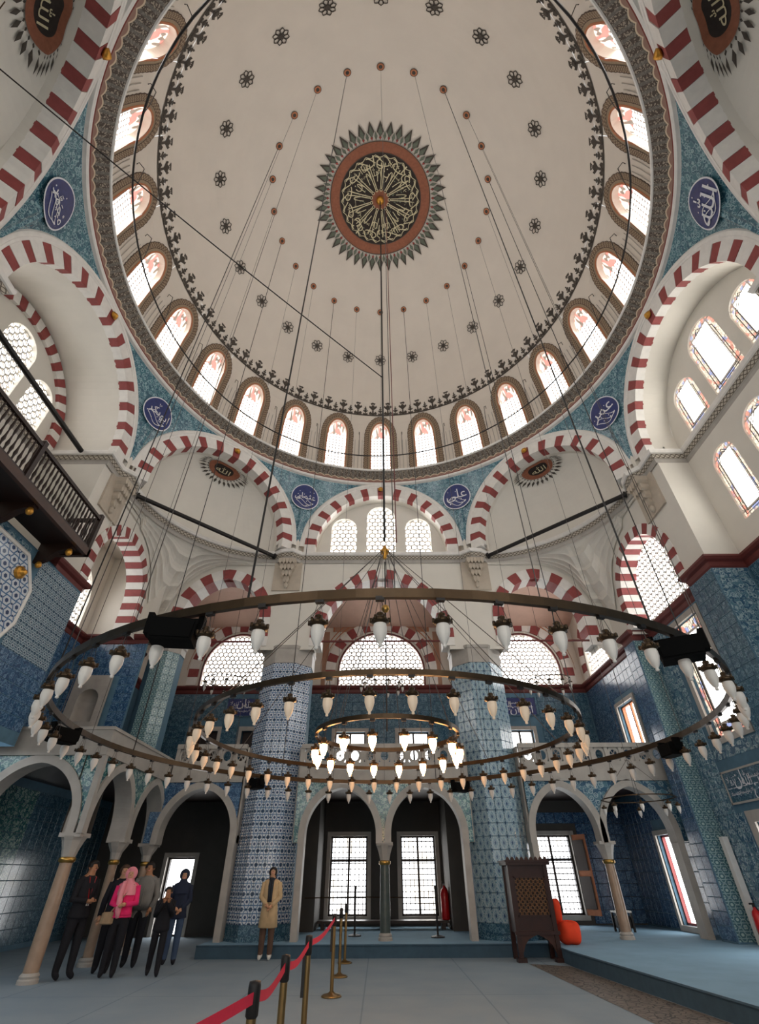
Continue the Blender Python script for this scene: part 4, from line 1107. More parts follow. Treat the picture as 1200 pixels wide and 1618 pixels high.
panel(XR-.01, 4.9, 2.72, 1.9, .68, -pi/2, 'teal panel with a line of white script above the marble door frame', 't_teal')
b = MB(); b.box(8.1, 6.5, .22, 8.24, 6.64, 2.15); r = b.build('marble_post', 'white', label='slim pale marble post against the right wall corner', cat='post')
# rear aisle right wall
AW = [gw(8.6, 9.8, 4.5, 6.0)]; AG = [gw(8.95, 9.8, .35, 2.35)]
AT = [dict(u=9.9, hw=1.3, z0=7.5, zs=8.1, rise=1.4)]
b = MB(); archwall(b, mapX(8.15, 1), 7.5, 12, 0, 3.5, AG, .3, 6); archwall(b, mapX(8.15, 1), 7.5, 12, 3.5, 7.2, AW, .3, 6); wa = b.build('wall_right_aisle', 'grout', kind='structure')
b = MB(); archwall(b, mapX(8.15, 1), 7.5, 12, 7.2, 10.9, AT, .3, 8); b.build('wall_right_aisle_upper', 'plaster', kind='structure')
tiles(wa, (8.153, 11.95, 3.95), -pi/2, 4.4, 3.2, .3, .3, 't_blue', 180, ok=lambda u, z, w, h: free(11.95-u, z, w, h, AW, .14))
tiles(wa, (8.153, 11.95, .25), -pi/2, 4.4, 3.1, .3, .3, 't_blue', 60, ok=lambda u, z, w, h: free(11.95-u, z, w, h, AG, .14))
framed(AW[0], 'window', '', mapX(8.15, 1), (2, 1), label='marble framed window of the right gallery with an orange shutter', wood='orange')
framed(AG[0], 'window', '', mapX(8.15, 1), (1, 1), label='narrow bright window with a red curtain seen through the arch by the right wall', wood='red')
window(AT[0], mapX(8.15, 1), .15, 'g_honey', .19, label='honeycomb window on the right aisle wall under its striped arch')
r = link(nn('trim'), None, kind='structure', label='red and white arch on the right aisle wall'); voussoirs(r, mapX(8.15, 1), exp(AT[0], .12), .36, 19, .04, .02, z0=7.5)
# ================================================================ LEFT SIDE
LWN = [dict(u=5.3, hw=1.2, z0=7.5, zs=8.3, rise=1.2)]
b = MB(); archwall(b, mapX(-9.4, -1), 3.6, 12, 7.2, 10.9, LWN, .2, 8); b.quad((-9.4, 6.95, 7.2), (-7.3, 6.95, 7.2), (-7.3, 6.95, 10.6), (-9.4, 6.95, 10.6)); b.quad((-9.4, 3.6, 7.2), (-7.7, 3.6, 7.2), (-7.7, 3.6, 10.6), (-9.4, 3.6, 10.6))
b.quad((-9.4, 3.6, 10.3), (-7.7, 3.6, 10.3), (-7.7, 6.95, 10.3), (-9.4, 6.95, 10.3)); b.build('wall_left_bay', 'plaster', kind='structure')
window(LWN[0], mapX(-9.4, -1), .15, 'g_honey', .19, label='honeycomb window in the bay behind the narrow left wall arch')
NI = [gw(-8.95, -8.15, 4.3, 6.05)]
b = MB(); archwall(b, mapY(6.95), -9.4, -7.3, 3.6, 7.2, [dict(u=-8.55, hw=.36, z0=4.8, zs=5.5, rise=.36)], .0, 6, reveal=False); archwall(b, mapX(-9.4, -1), 3.6, 12, 0, 7.2, [], .3, 6)
b.quad((-7.73, 3.6, 3.6), (-7.73, -12, 3.6), (-7.73, -12, 7.2), (-7.73, 3.6, 7.2)); b.quad((-7.73, 3.6, 3.6), (-9.4, 3.6, 3.6), (-9.4, 3.6, 7.2), (-7.73, 3.6, 7.2))
b.quad((-7.7, -2.42, 7.2), (-9.6, -2.42, 7.2), (-9.6, 2.42, 7.2), (-7.7, 2.42, 7.2))
b.quad((-9.4, -12, 0), (-9.4, 3.6, 0), (-9.4, 3.6, 3.6), (-9.4, -12, 3.6))
wl = b.build('wall_left_tiled', 'grout', kind='structure')
tiles(wl, (-9.35, 6.953, 3.9), 0, 2.0, 3.3, .25, .25, 't_blue', 90, ok=lambda u, z, w, h: not (-9.2 < u-9.35 < -7.95 and z < 6.3))
tiles(wl, (-7.733, 1.5, 3.85), pi/2, 2.08, 1.3, .26, .26, 't_blue', 60)
tiles(wl, (-7.733, -.3, 3.85), pi/2, 1.8, 3.3, .26, .26, 't_leaf', 60)
tiles(wl, (-7.733, 1.95, 5.15), pi/2, 1.63, 2.0, .2, .2, 't_lattice', 130)
tiles(wl, (-9.397, 3.7, 3.9), pi/2, 3.2, 3.3, .3, .3, 't_blue', 60)
tiles(wl, (-9.397, 3.7, .1), pi/2, 4.0, 3.2, .33, .32, 't_green', 120); tiles(wl, (-9.397, 7.7, .1), pi/2, 4.2, 3.2, .33, .32, 't_teal', 100)
# white framed panel with a gilt boss
r = empty('tile_panel', (-7.7, .9, 5.2), label='hexagon tile panel in a white moulding with a gilt boss, beside the balcony', cat='panel')
b = MB()
for p, q in zip([(1.95, 5.6), (1.95, 6.35), (1.45, 6.95), (-.4, 6.95)], [(1.95, 6.35), (1.45, 6.95), (-.4, 6.95), (-.4, 6.9)]): b.tube([(-7.69, *p), (-7.69, *q)], .05, 6)
b.tube([(-7.69, 1.95, 5.6), (-7.69, 1.1, 3.95)], .05, 6); b.build('moulding', 'white', r)
b = MB(); P = [(1.9, 5.6), (1.9, 6.33), (1.42, 6.9), (-.4, 6.9), (-.4, 4.2), (1.2, 4.2)]; b.prism(P, lambda y, z, d: (-7.69-d, y, z), -.02, .02); 
for f in range(len(b.f)): b.uv[f] = [(b.v[i][1]/.33, b.v[i][2]/.38) for i in b.f[f]]
b.build('tile_ground', 't_hex', r)
b = MB(); b.lathe([(.14, -.0), (.13, .06), (.08, .09), (.05, .15), (.001, .17)], 14); o = b.build('gilt_boss', 'gold', r); o.matrix_basis = wbase(r).inverted() @ Matrix.Translation((-7.67, 1.42, 6.5)) @ Matrix.Rotation(pi/2, 4, 'Y')
# marble niche in the left gallery
r = empty('marble_niche', (-8.55, 6.9, 4.0), label='pale marble niche in the blue tiled wall of the left gallery', cat='niche')
b = MB(); N = dict(u=-8.55, hw=.3, z0=4.9, zs=5.5, rise=.3)
archwall(b, mapY(6.9), -9.1, -8.0, 3.9, 6.2, [N], .35, 8); b.build('marble_front', 'stone', r)
b = MB(); b.grid(lambda a, z: (-8.55-cos(a)*.3, 6.9+sin(a)*.34, z), [pi*k/12 for k in range(13)], [4.9, 5.5]); b.grid(lambda a, e: (-8.55-cos(a)*.3*cos(e), 6.9+sin(a)*.34*cos(e), 5.5+.3*sin(e)), [pi*k/12 for k in range(13)], [pi/2*k/6 for k in range(7)])
b.build('recess', 'stone', r, smooth=True)
b = MB(); b.box(-9.1, 6.86, 3.9, -8.0, 6.95, 4.05); b.build('sill', 'white', r)
# ================================================================ GALLERIES
def garch(u, hw, z1=3.36, zs=2.3): return dict(u=u, hw=hw, z0=0., zs=zs, rise=z1-zs, kind='pointed')
def arcade(name, m, u0, u1, arches, mat, label, depth=.35, zt=3.5):
    r = link(name, None, kind='structure', label=label)
    b = MB()
    for d0 in (0,):
        archwall(b, m, u0, u1, 2.13, zt, [dict(exp(a, .1), z0=2.13) for a in arches], depth, 20, uvs=4)
    b.build('tiled_spandrel', mat, r)
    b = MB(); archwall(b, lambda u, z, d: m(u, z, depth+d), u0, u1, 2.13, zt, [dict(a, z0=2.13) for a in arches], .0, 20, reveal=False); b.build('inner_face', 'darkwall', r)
    for a in arches:
        a2 = dict(a, z0=2.1); I = outline(a2, 40); O = outline(a2, 40, .17); b = MB()
        for k in range(len(I)-1):
            b.hexa([m(*I[k], -.05), m(*I[k+1], -.05), m(*O[k+1], -.05), m(*O[k], -.05), m(*I[k], depth), m(*I[k+1], depth), m(*O[k+1], depth), m(*O[k], depth)])
        b.build('arch_moulding', 'stone', r)
    return r
m7 = mapY(7.72)
arcade(nn('trim'), m7, -2.35, 2.35, [garch(-1.13, .93), garch(1.13, .93)], 't_green', 'pair of white pointed gallery arches between the tiled pillars')
arcade(nn('trim'), m7, 3.9, 8.1, [garch(4.83, .83), garch(6.75, .87)], 't_leaf', 'white gallery arches right of the tiled pillars')
arcade(nn('trim'), m7, -6.25, -3.9, [garch(-4.95, .93)], 't_blue', 'white gallery arch left of the hexagon tiled pillar')
mL = mapX(-6.0, -1)
arcade(nn('trim'), mL, 3.95, 7.9, [garch(5.05, .88), garch(7.05, .8)], 't_green', 'white arches of the side gallery facing the hall')
arcade(nn('trim'), mapY(4.0), -9.4, -5.95, [garch(-7.25, .98), garch(-9.5, .98)], 't_green', 'white arch at the end of the side gallery, facing the viewer')
def column(x, y, z0, label, mat='shaft', R=.125):
    r = empty('column', (x, y, z0), label=label, cat='column')
    b = MB(); b.lathe([(.17, z0), (.17, z0+.05), (.15, z0+.07), (.16, z0+.1), (.13, z0+.14)], 20, x, y); b.build('base', 'stone', r, smooth=False)
    b = MB(); b.lathe([(R, z0+.14), (R*1.03, z0+.6), (R*.9, 1.68)], 20, x, y); b.build('shaft', mat, r, smooth=True)
    b = MB(); b.lathe([(R*.95, 1.66), (R*1.2, 1.68), (R*1.2, 1.73), (R, 1.75)], 20, x, y); b.build('collar', 'brass', r, smooth=True)
    b = MB()
    P = [(R*1.0, 1.75, 8), (R*1.25, 1.88, 8), (.2, 2.0, 8), (.24, 2.08, 8)]
    for (r0, a, _), (r1, c, _) in zip(P, P[1:]):
        for k in range(8):
            t0, t1 = pi/8+k*pi/4, pi/8+(k+1)*pi/4
            b.quad((x+cos(t0)*r0, y+sin(t0)*r0, a), (x+cos(t1)*r0, y+sin(t1)*r0, a), (x+cos(t1)*r1, y+sin(t1)*r1, c), (x+cos(t0)*r1, y+sin(t0)*r1, c))
    b.box(x-.21, y-.21, 2.06, x+.21, y+.21, 2.13); b.build('capital', 'stone', r)
    return r
MT['shaft'] = flat('honey_marble_shaft', '9C8470', .16, 6, rough=.3); MT['shaftg'] = flat('green_marble_shaft', '4C5450', .2, 7, rough=.3)
column(0.03, 7.9, .22, 'short dark marble column between the two middle arches', 'shaftg')
column(5.8, 7.9, .22, 'slender honey marble column between the right gallery arches')
column(-6.15, 4.15, 0, 'slender marble column at the corner of the side gallery')
column(-6.12, 6.1, 0, 'slender marble column behind the woman in pink', R=.1); column(-6.15, 7.95, 0, 'slender marble column by the bright doorway', R=.1)
# gallery slabs, fascias, parapets
def slab(pl, label):
    r = link('floor', None, kind='structure', label=label); b = MB(); n = len(pl)
    i = b.add([(x, y, 3.5) for x, y in pl]+[(x, y, 3.9) for x, y in pl]); b.face(range(i, i+n)); b.face(range(i+n, i+2*n))
    for k in range(n): q = (k+1) % n; b.face((i+k, i+q, i+n+q, i+n+k))
    b.build('slab', 'wood', r); return r
slab([(-2.33, 7.68), (2.33, 7.68), (2.33, 12), (-2.33, 12)], 'gallery floor between the tiled pillars')
slab([(3.9, 7.68), (8.1, 7.68), (8.1, 12), (2.4, 12), (2.4, 9.3), (3.9, 9.3)], 'gallery floor right of the pillars')
slab([(-6.06, 7.68), (-3.9, 7.68), (-3.9, 9.3), (-2.4, 9.3), (-2.4, 12), (-9.4, 12), (-9.4, 4.06), (-6.06, 4.06)], 'gallery floor left of the pillars and along the side')
def parapet(m, u0, u1, label, d=0, grille=True):
    r = link(nn('trim'), None, kind='structure', label=label)
    def bx(mb, a, c, e, f, d0, d1): mb.hexa([m(a, e, d0), m(c, e, d0), m(c, f, d0), m(a, f, d0), m(a, e, d1), m(c, e, d1), m(c, f, d1), m(a, f, d1)])
    b = MB(); bx(b, u0, u1, 3.88, 3.98, -.06, .1); bx(b, u0, u1, 4.34, 4.46, -.06, .1); bx(b, u0, u1, 3.5, 3.55, -.05, .1); bx(b, u0, u1, 3.55, 3.88, -.055, .03)
    b.build('rail', 'stone', r)
    n = max(1, round((u1-u0)/.42)); w = (u1-u0)/n
    for k in range(n):
        a = u0+k*w; b = MB(); bx(b, a, a+.1, 3.98, 4.34, -.03, .07); b.build('post', 'stone', r)
        cx, cz = a+.1+(w-.1)/2, 4.16; hw, hh = (w-.1)/2, .18; b = MB(); N = 12
        for q in range(N):
            t0, t1 = 2*pi*q/N, 2*pi*(q+1)/N
            def ed(t): c_, s_ = cos(t), sin(t); kk = min(hw/max(abs(c_), 1e-6), hh/max(abs(s_), 1e-6)); return (cx+c_*kk, cz+s_*kk)
            def inn(t): return (cx+cos(t)*.11, cz+sin(t)*.13)
            b.hexa([m(*inn(t0), 0), m(*inn(t1), 0), m(*ed(t1), 0), m(*ed(t0), 0), m(*inn(t0), .04), m(*inn(t1), .04), m(*ed(t1), .04), m(*ed(t0), .04)])
        if k % 2 == 0:
            for q in range(3):
                t = pi*q/3; p, s_ = (cx+cos(t)*.12, cz+sin(t)*.13), (cx-cos(t)*.12, cz-sin(t)*.13); b.tube([m(*p, .02), m(*s_, .02)], .012, 4)
        b.build('pierced_panel', 'stone', r)
    return r
parapet(m7, -2.33, 2.33, 'pierced stone parapet between the tiled pillars')
parapet(m7, 3.9, 8.0, 'pierced stone parapet of the right gallery')
parapet(m7, -5.9, -3.9, 'pierced stone parapet left of the hexagon tiled pillar')
r = link(nn('trim'), None, kind='structure', label='plain stone band edging the side gallery')
b = MB(); b.box(-9.4, 3.93, 3.5, -5.93, 4.05, 4.0); b.box(-6.05, 4.05, 3.5, -5.93, 7.67, 4.0); b.build('band', 'stone', r)
b = MB(); b.box(-6.08, 4.08, 4.0, -5.9, 7.66, 4.06); b.box(-9.4, 3.9, 4.0, -5.9, 4.08, 4.06); b.build('coping', 'stone', r)
b = MB(); b.box(-6.04, 3.92, 2.12, -5.92, 4.04, 3.49); b.build('corner_post', 'stone', r)
# dark screen behind the arcade openings
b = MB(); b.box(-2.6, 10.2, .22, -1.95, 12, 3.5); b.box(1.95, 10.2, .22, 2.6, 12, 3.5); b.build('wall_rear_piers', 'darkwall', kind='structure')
NW = [dict(u=u, hw=h, z0=7.5, zs=8.1, rise=1.5) for u, h in ((0, 1.72), (5.9, 1.4), (-5.9, 1.4))]; NG = [gw(-6.7, -5.3, .6, 2.8), gw(-2.6, -1.2, .6, 2.8), gw(1.2, 2.6, .6, 2.8), gw(5.3, 6.7, .6, 2.8)]
NU = [gw(-5.4, -4.2, 4.5, 6.3), gw(-1.4, -.2, 4.5, 6.3), gw(.2, 1.4, 4.5, 6.3), gw(4.2, 5.4, 4.5, 6.3)]
b = MB(); archwall(b, mapY(-12.2, -1), -9.9, 8.7, 0, 3.5, NG, .2, 8); archwall(b, mapY(-12.2, -1), -9.9, 8.7, 3.5, 7.3, NU, .2, 8); archwall(b, mapY(-12.2, -1), -9.9, 8.7, 7.3, 10.9, NW, .2, 8)
b.quad((-9.9, -12.2, 10.85), (8.7, -12.2, 10.85), (8.7, -7.6, 10.85), (-9.9, -7.6, 10.85)); b.build('wall_near', 'plaster', kind='structure')

for q in NW: window(q, mapY(-12.2, -1), .15, 'g_honey', 0, label='honeycomb window in the wall behind the viewer')
for q in NG+NU: window(q, mapY(-12.2, -1), .15, 'g_plain', 0, label='rectangular window in the wall behind the viewer')
b = MB()
for x, w in ((3.9, -.05), (-3.9, .05), (2.35, .04), (-2.35, -.04)): b.box(min(x, x+w), 7.8, 2.13, max(x, x+w), 8.5, 4.4)
for x0, x1 in ((2.06, 2.22), (-2.22, -2.06), (3.84, 4.0), (7.62, 7.78), (-4.02, -3.86)): b.box(x0, 7.68, .22 if x0 > -3 else 0, x1, 8.05, 2.11)
b.build(nn('trim'), 'stone', kind='structure', label='stone jambs and returns carrying the gallery arches against the tiled pillars')
# ================================================================ CHANDELIER
MT['frost'] = flat('frosted_glass', 'DCD6CE', .03, 20, rough=.35)
MT['frost'].node_tree.nodes['Principled BSDF'].inputs['Subsurface Weight'].default_value = 0
def lit():
    m = Mat('lit_lamp_glass', rough=.4); m.base('FFE0B0'); m.emit('FFB870', 26); return m.m
MT['lit'] = lit()
def warm():
    m = Mat('softly_lit_glass', rough=.35); m.base('E8D4BC'); m.emit('FFD8B0', .05); return m.m
MT['warmglass'] = warm()
ZR3 = 3.0
MT['matt_black'] = flat('matt_black_plastic', '0A0A0A', .1, 9, rough=.9, spec=.1)
def lamp_meshes(s=1.0):
    b = MB()      # bronze crown cap
    b.lathe([(.002, -.105*s), (.02*s, -.11*s), (.028*s, -.12*s), (.022*s, -.135*s), (.05*s, -.15*s), (.062*s, -.168*s), (.062*s, -.182*s), (.046*s, -.187*s), (.044*s, -.195*s)], 12)
    for k in range(6):
        a = pi*k/3; b.box(cos(a)*.062*s-.008*s, sin(a)*.062*s-.008*s, -.182*s, cos(a)*.062*s+.008*s, sin(a)*.062*s+.008*s, -.15*s)
    cap = b.mesh('cap', 'bronze', True)
    b = MB(); b.lathe([(.043*s, -.195*s), (.047*s, -.215*s), (.047*s, -.25*s), (.037*s, -.285*s), (.022*s, -.32*s), (.01*s, -.333*s), (.015*s, -.343*s), (.012*s, -.352*s), (.001, -.356*s)], 14)
    g = {k: b.mesh('glass', k, True) for k in ('frost', 'lit', 'warmglass')}
    b = MB(); b.box(-.03*s, -.018*s, -.02*s, .03*s, .018*s, .012*s)
    for k in range(3):
        a = 2*pi*k/3+.5; b.tube([(0.012*cos(a), .012*sin(a), -.02*s), (cos(a)*.045*s, sin(a)*.045*s, -.16*s)], .0022, 3)
    return cap, g, b.mesh('hanger', 'black')
CAP, GL, HG = lamp_meshes()
def torus_band(R, z, h, w, n=96):
    b = MB(); pr = [(R-w, z-h), (R+w, z-h), (R+w, z+h), (R-w, z+h), (R-w, z-h)]; b.lathe(pr, n); return b
def chandelier():
    r = empty('chandelier', (0, 0, ZR3), label='huge three ring bronze chandelier hung with glass oil lamps', cat='chandelier')
    for R, n, g, ph, nm in ((4.18, 62, 'frost', .25, 'outer_ring'), (2.58, 40, 'warmglass', 0.5, 'middle_ring'), (.99, 16, 'lit', .5, 'inner_ring')):
        torus_band(R, ZR3, .035 if R > 4 else .028, .02).build(nm, 'bronze', r)
        for k in range(n):
            a = 2*pi*(k+ph)/n
            l = link('lamp', HG, r, loc=(sin(a)*R, cos(a)*R, ZR3-.035), rz=-a)
            link('cap', CAP, l, local=True); link('glass', GL[g], l, local=True)
    # star of bars joining hub and rings
    b = MB(); b.tube([(0, 0, 22.55), (0, 0, 6.3)], .022, 6); b.build('central_cable', 'black', r)
    b = MB(); b.tube([(.22, .1, 22.3), (.22, .05, 6.3)], .012, 5); b.build('central_cable', 'redcornice', r)
    b = MB(); b.lathe([(.001, 6.2), (.03, 6.18), (.04, 6.14), (.085, 6.08), (.07, 6.03), (.03, 5.98), (.04, 5.94), (.001, 5.9)], 16); b.build('hub', 'gold', r, smooth=True)
    for R, n, o in ((2.58, 10, .2), (.99, 4, .4)):
        for k in range(n):
            a = 2*pi*(k+o)/n; b = MB(); b.tube([(sin(a)*.08, cos(a)*.08, 6.05), (sin(a)*R, cos(a)*R, ZR3+.03)], .006, 4); b.build('stay_cable', 'cable', r)
    b = MB(); b.lathe([(.001, 5.02), (.06, 4.98), (.07, 4.93), (.04, 4.88), (.001, 4.86)], 12); b.build('ball', 'brass', r, smooth=True); b = MB(); b.tube([(0, 0, 5.85), (0, 0, 3.05)], .012, 5); b.build('central_cable', 'black', r)
    # cables rising to the painted hooks of the dome
    for k in range(24):
        a = RAD(15*k); zt = ZC+sqrt(RS*RS-4.09**2)-.03
        thick = k % 3 == 1
        b = MB(); b.tube([(sin(a)*4.09, cos(a)*4.09, zt), (sin(a)*4.16, cos(a)*4.16, ZR3+.03)], (.009 if thick else .0045), 5); b.build('hanging_cable', 'black' if thick else 'cable', r)
    return r
chandelier()
def small_chandelier(x, y, z, R, n, label, top, s=.7):
    r = empty('small_chandelier', (x, y, z), label=label, cat='chandelier', group=None)
    b = MB(); pr = [(R-.012, z-.012), (R+.012, z-.012), (R+.012, z+.012), (R-.012, z+.012), (R-.012, z-.012)]; b.lathe(pr, 40, x, y); b.build('ring', 'bronze', r)
    for k in range(n):
        a = 2*pi*(k+.5)/n; l = link('lamp', HG, r, loc=(x+sin(a)*R, y+cos(a)*R, z)); link('cap', CAP, l, local=True); link('glass', GL['frost'], l, local=True)
        if k % 2 == 0:
            b = MB(); b.tube([(x+sin(a)*R, y+cos(a)*R, z), (x, y, z+.9)], .005, 4); b.build('stay_cable', 'cable', r)
    b = MB(); b.tube([(x, y, z+.9), (x, y, top)], .007, 4); b.build('hanging_cable', 'cable', r)
small_chandelier(0, 9.6, 6.85, .72, 10, 'small ring chandelier in the rear aisle between the pillars', 10.62)
small_chandelier(-5.5, 9.6, 6.9, .72, 10, 'small ring chandelier in the rear aisle, over the dark doorways', 10.59)
small_chandelier(5.9, 9.6, 6.85, .72, 10, 'small ring chandelier in the rear aisle, over the right gallery', 10.62)
small_chandelier(6.55, 6.9, 2.98, .86, 8, 'small ring chandelier hanging before the gallery arch by the right wall', 10.0)
# ---- black loudspeakers strapped to the outer ring
for k, (x, y, rz, t) in enumerate(((-1.62, -3.87, .15, 'black loudspeaker on the near part of the chandelier ring, left of centre'), (2.3, -3.5, -.5, 'black loudspeaker on the chandelier ring before the stained window'), (-4.12, -.7, 1.2, 'black loudspeaker on the chandelier ring before the marble niche'),
                          (4.1, .3, -1.5, 'black loudspeaker on the chandelier ring over the right gallery parapet'), (-2.5, 3.3, 2.4, 'small black loudspeaker on the far side of the ring before the hexagon tiled pillar'), (1.55, 3.85, -2.7, 'small black loudspeaker on the far side of the ring by the right hand middle arch'))):
    r = empty('loudspeaker', (x, y, 2.86), rz=rz, label=t, cat='speaker')
    b = MB(); b.prism([(-.17, .07), (-.15, -.09), (.15, -.09), (.17, .07)], lambda u, z, d: (u, d, z), -.09, .1); b.build('cabinet', 'matt_black', r, local=True)
    b = MB(); b.prism([(-.15, .055), (-.135, -.075), (.135, -.075), (.15, .055)], lambda u, z, d: (u, d, z), -.1, -.088); b.build('grille', 'matt_black', r, local=True)
    for sx in (.16, -.2): b = MB(); b.box(sx, -.05, -.04, sx+.04, .05, .12); b.build('bracket', 'matt_black', r, local=True)
# ---- long sagging rope across the upper left
def rope_():
    r = empty('guy_rope', (-3, -2, 12.2), label='black rope stretched from the upper left corner to the middle of the hall', cat='rope')
    p, q = Vector((-6.75, -5.75, 12.2)), Vector((.0, .0, 11.2)); n = 14; b = MB()
    b.tube([p+(q-p)*k/n-Vector((0, 0, .12*sin(pi*k/n))) for k in range(n+1)], .013, 5); b.build('rope', 'black', r)
    b = MB(); b.tube([p, (-6.2, -6.2, 12.75)], .008, 4); b.build('end_hook', 'bronze', r)
rope_()
# ================================================================ WOODEN BALCONY
def balcony():
    x0, y0, y1, z0, zr = -6.95, -3.6, 2.1, 7.48, 8.38
    r = empty('wooden_balcony', (-7.3, 0, z0), label='dark wooden balcony with turned balusters on the left wall', cat='balcony')
    b = MB(); b.box(-7.75, y0, z0-.08, x0, y1, z0); 
    b.build('floor_boards', 'wood', r)
    b = MB(); b.box(x0-.03, y0, z0-.14, x0+.06, y1+.05, z0+.04); b.box(-7.75, y1-.03, z0-.14, x0+.06, y1+.06, z0+.04); b.build('edge_beam', 'balwood', r)
    b = MB(); b.box(x0-.03, y0, zr-.05, x0+.04, y1+.03, zr+.03); b.box(-7.75, y1-.04, zr-.05, x0+.04, y1+.04, zr+.03); b.build('handrail', 'wood', r)
    b = MB(); b.box(x0-.02, y0, z0+.04, x0+.03, y1, z0+.1); b.build('bottom_rail', 'wood', r)
    q = MB(); q.lathe([(.02, 0), (.02, .12), (.035, .2), (.02, .3), (.014, .42), (.028, .52), (.02, .64), (.02, .76)], 6); bm = q.mesh('baluster', 'wood', True)
    n = 46
    for k in range(n): link('baluster', bm, r, loc=(x0, y0+.1+(y1-y0-.15)*k/n, z0+.08))
    for k in range(5): link('baluster', bm, r, loc=(-7.65+.14*k, y1, z0+.08))
    b = MB()
    for y in (y1-.02, -.4, -2.8):
        b = MB(); b.box(x0-.05, y-.05, z0, x0+.05, y+.05, zr+.12); b.build('post', 'wood', r)
    for y in (1.75, .25, -1.2):
        b = MB(); b.prism([(-7.75, 7.4), (-7.0, 7.4), (-7.0, 7.3), (-7.3, 7.2), (-7.5, 7.0), (-7.75, 6.9)], lambda u, z, d: (u, y+d, z), -.07, .07); b.build('bracket', 'wood', r)
        b = MB(); b.lathe([(.001, 7.12), (.05, 7.15), (.075, 7.21), (.05, 7.28), (.03, 7.31)], 10, -7.08, y); b.build('gilt_finial', 'gold', r, smooth=True)
        b = MB(); b.lathe([(.001, 6.8), (.05, 6.83), (.07, 6.88), (.04, 6.95)], 10, -7.62, y); b.build('gilt_finial', 'gold', r, smooth=True)
MT['balwood'] = flat('red_brown_wood', '40281C', .2, 6, rough=.4)
balcony()
# ================================================================ BARRIER
MT['postbrass'] = flat('aged_brass', '8C7048', .12, 9, rough=.28, metal=.85)
MT['belt'] = flat('red_webbing', 'DC2444', .05, 20, rough=.7)
PX = -.84
POSTS = [-3.3, -2.15, -.62, 2.9, 4.65, 6.35]
def barrier():
    labs = ['brass barrier post at the near end of the red belt', 'second brass barrier post along the red belt', 'third brass barrier post along the red belt', 'brass barrier post with its round base in full view', 'brass barrier post second from the platform step', 'brass barrier post just before the platform step']
    for k, y in enumerate(POSTS):
        r = empty('barrier_post', (PX, y, 0), label=labs[k], cat='barrier post', group=None)
        b = MB(); b.lathe([(.001, 0), (.15, 0), (.155, .012), (.13, .028), (.06, .04), (.035, .06)], 24, PX, y); b.build('base', 'postbrass', r, smooth=True)
        b = MB(); b.lathe([(.028, .05), (.028, .86)], 14, PX, y); b.build('pole', 'postbrass', r, smooth=True)
        b = MB(); b.lathe([(.028, .8), (.036, .81), (.036, .93), (.033, .95), (.001, .955)], 14, PX, y); b.build('belt_head', 'black', r, smooth=True)
        if k in (2, 3): b = MB(); b.box(PX-.05, y-.02, .5, PX-.02, y+.05, .8); b.build('belt_clip', 'black', r)
    ys = [-4.9]+POSTS[:4]
    for k in range(4):
        b = MB(); y0, y1 = ys[k], ys[k+1]; N = 10; xa = PX+(-.35 if k == 0 else 0)
        def P(i, z):
            t = i/N; return (xa+(PX-xa)*t+.004*sin(7*t), y0+(y1-y0)*t+(.036 if k else 0)*(1-t)-.036*t, .885-.05*sin(pi*t)*(1 if k else .3)-(.02 if k == 0 else 0)*(1-t)+z)
        b.grid(P, list(range(N+1)), [-.025, .025]); b.grid(lambda i, z: tuple(a+c for a, c in zip(P(i, z), (.003, 0, 0))), list(range(N+1)), [-.025, .025])
        tag(b.build('barrier_belt', 'belt', None), ('red barrier belt running out of the bottom of the view', 'red barrier belt between the first and second near posts', 'red barrier belt between the second and third posts', 'long red barrier belt reaching the post with the visible base')[k], 'belt')
barrier()
for x, y, lab in ((-.75, 9.0, 'dark barrier post standing on the platform before the window'), (1.35, 8.6, 'slim dark barrier post on the platform before the window with the red extinguisher')):
    r = empty('barrier_post', (x, y, .22), label=lab, cat='barrier post'); b = MB(); b.lathe([(.001, .22), (.17, .22), (.17, .24), (.03, .27)], 20, x, y); b.build('base', 'black', r)
    b = MB(); b.lathe([(.025, .26), (.025, 1.15), (.035, 1.16), (.035, 1.22), (.001, 1.23)], 12, x, y); b.build('pole', 'black', r)
for x0, x1, y, lab in ((-2.1, 1.3, 9.0, 'thin railing rope across the middle arches'),):
    b = MB(); b.tube([(x0, y, .98), (-.75, y-.03, 1.0), (x1, y-.35, .98)], .012, 5); b.build('railing_rope', 'bronze', label=lab, cat='rope')
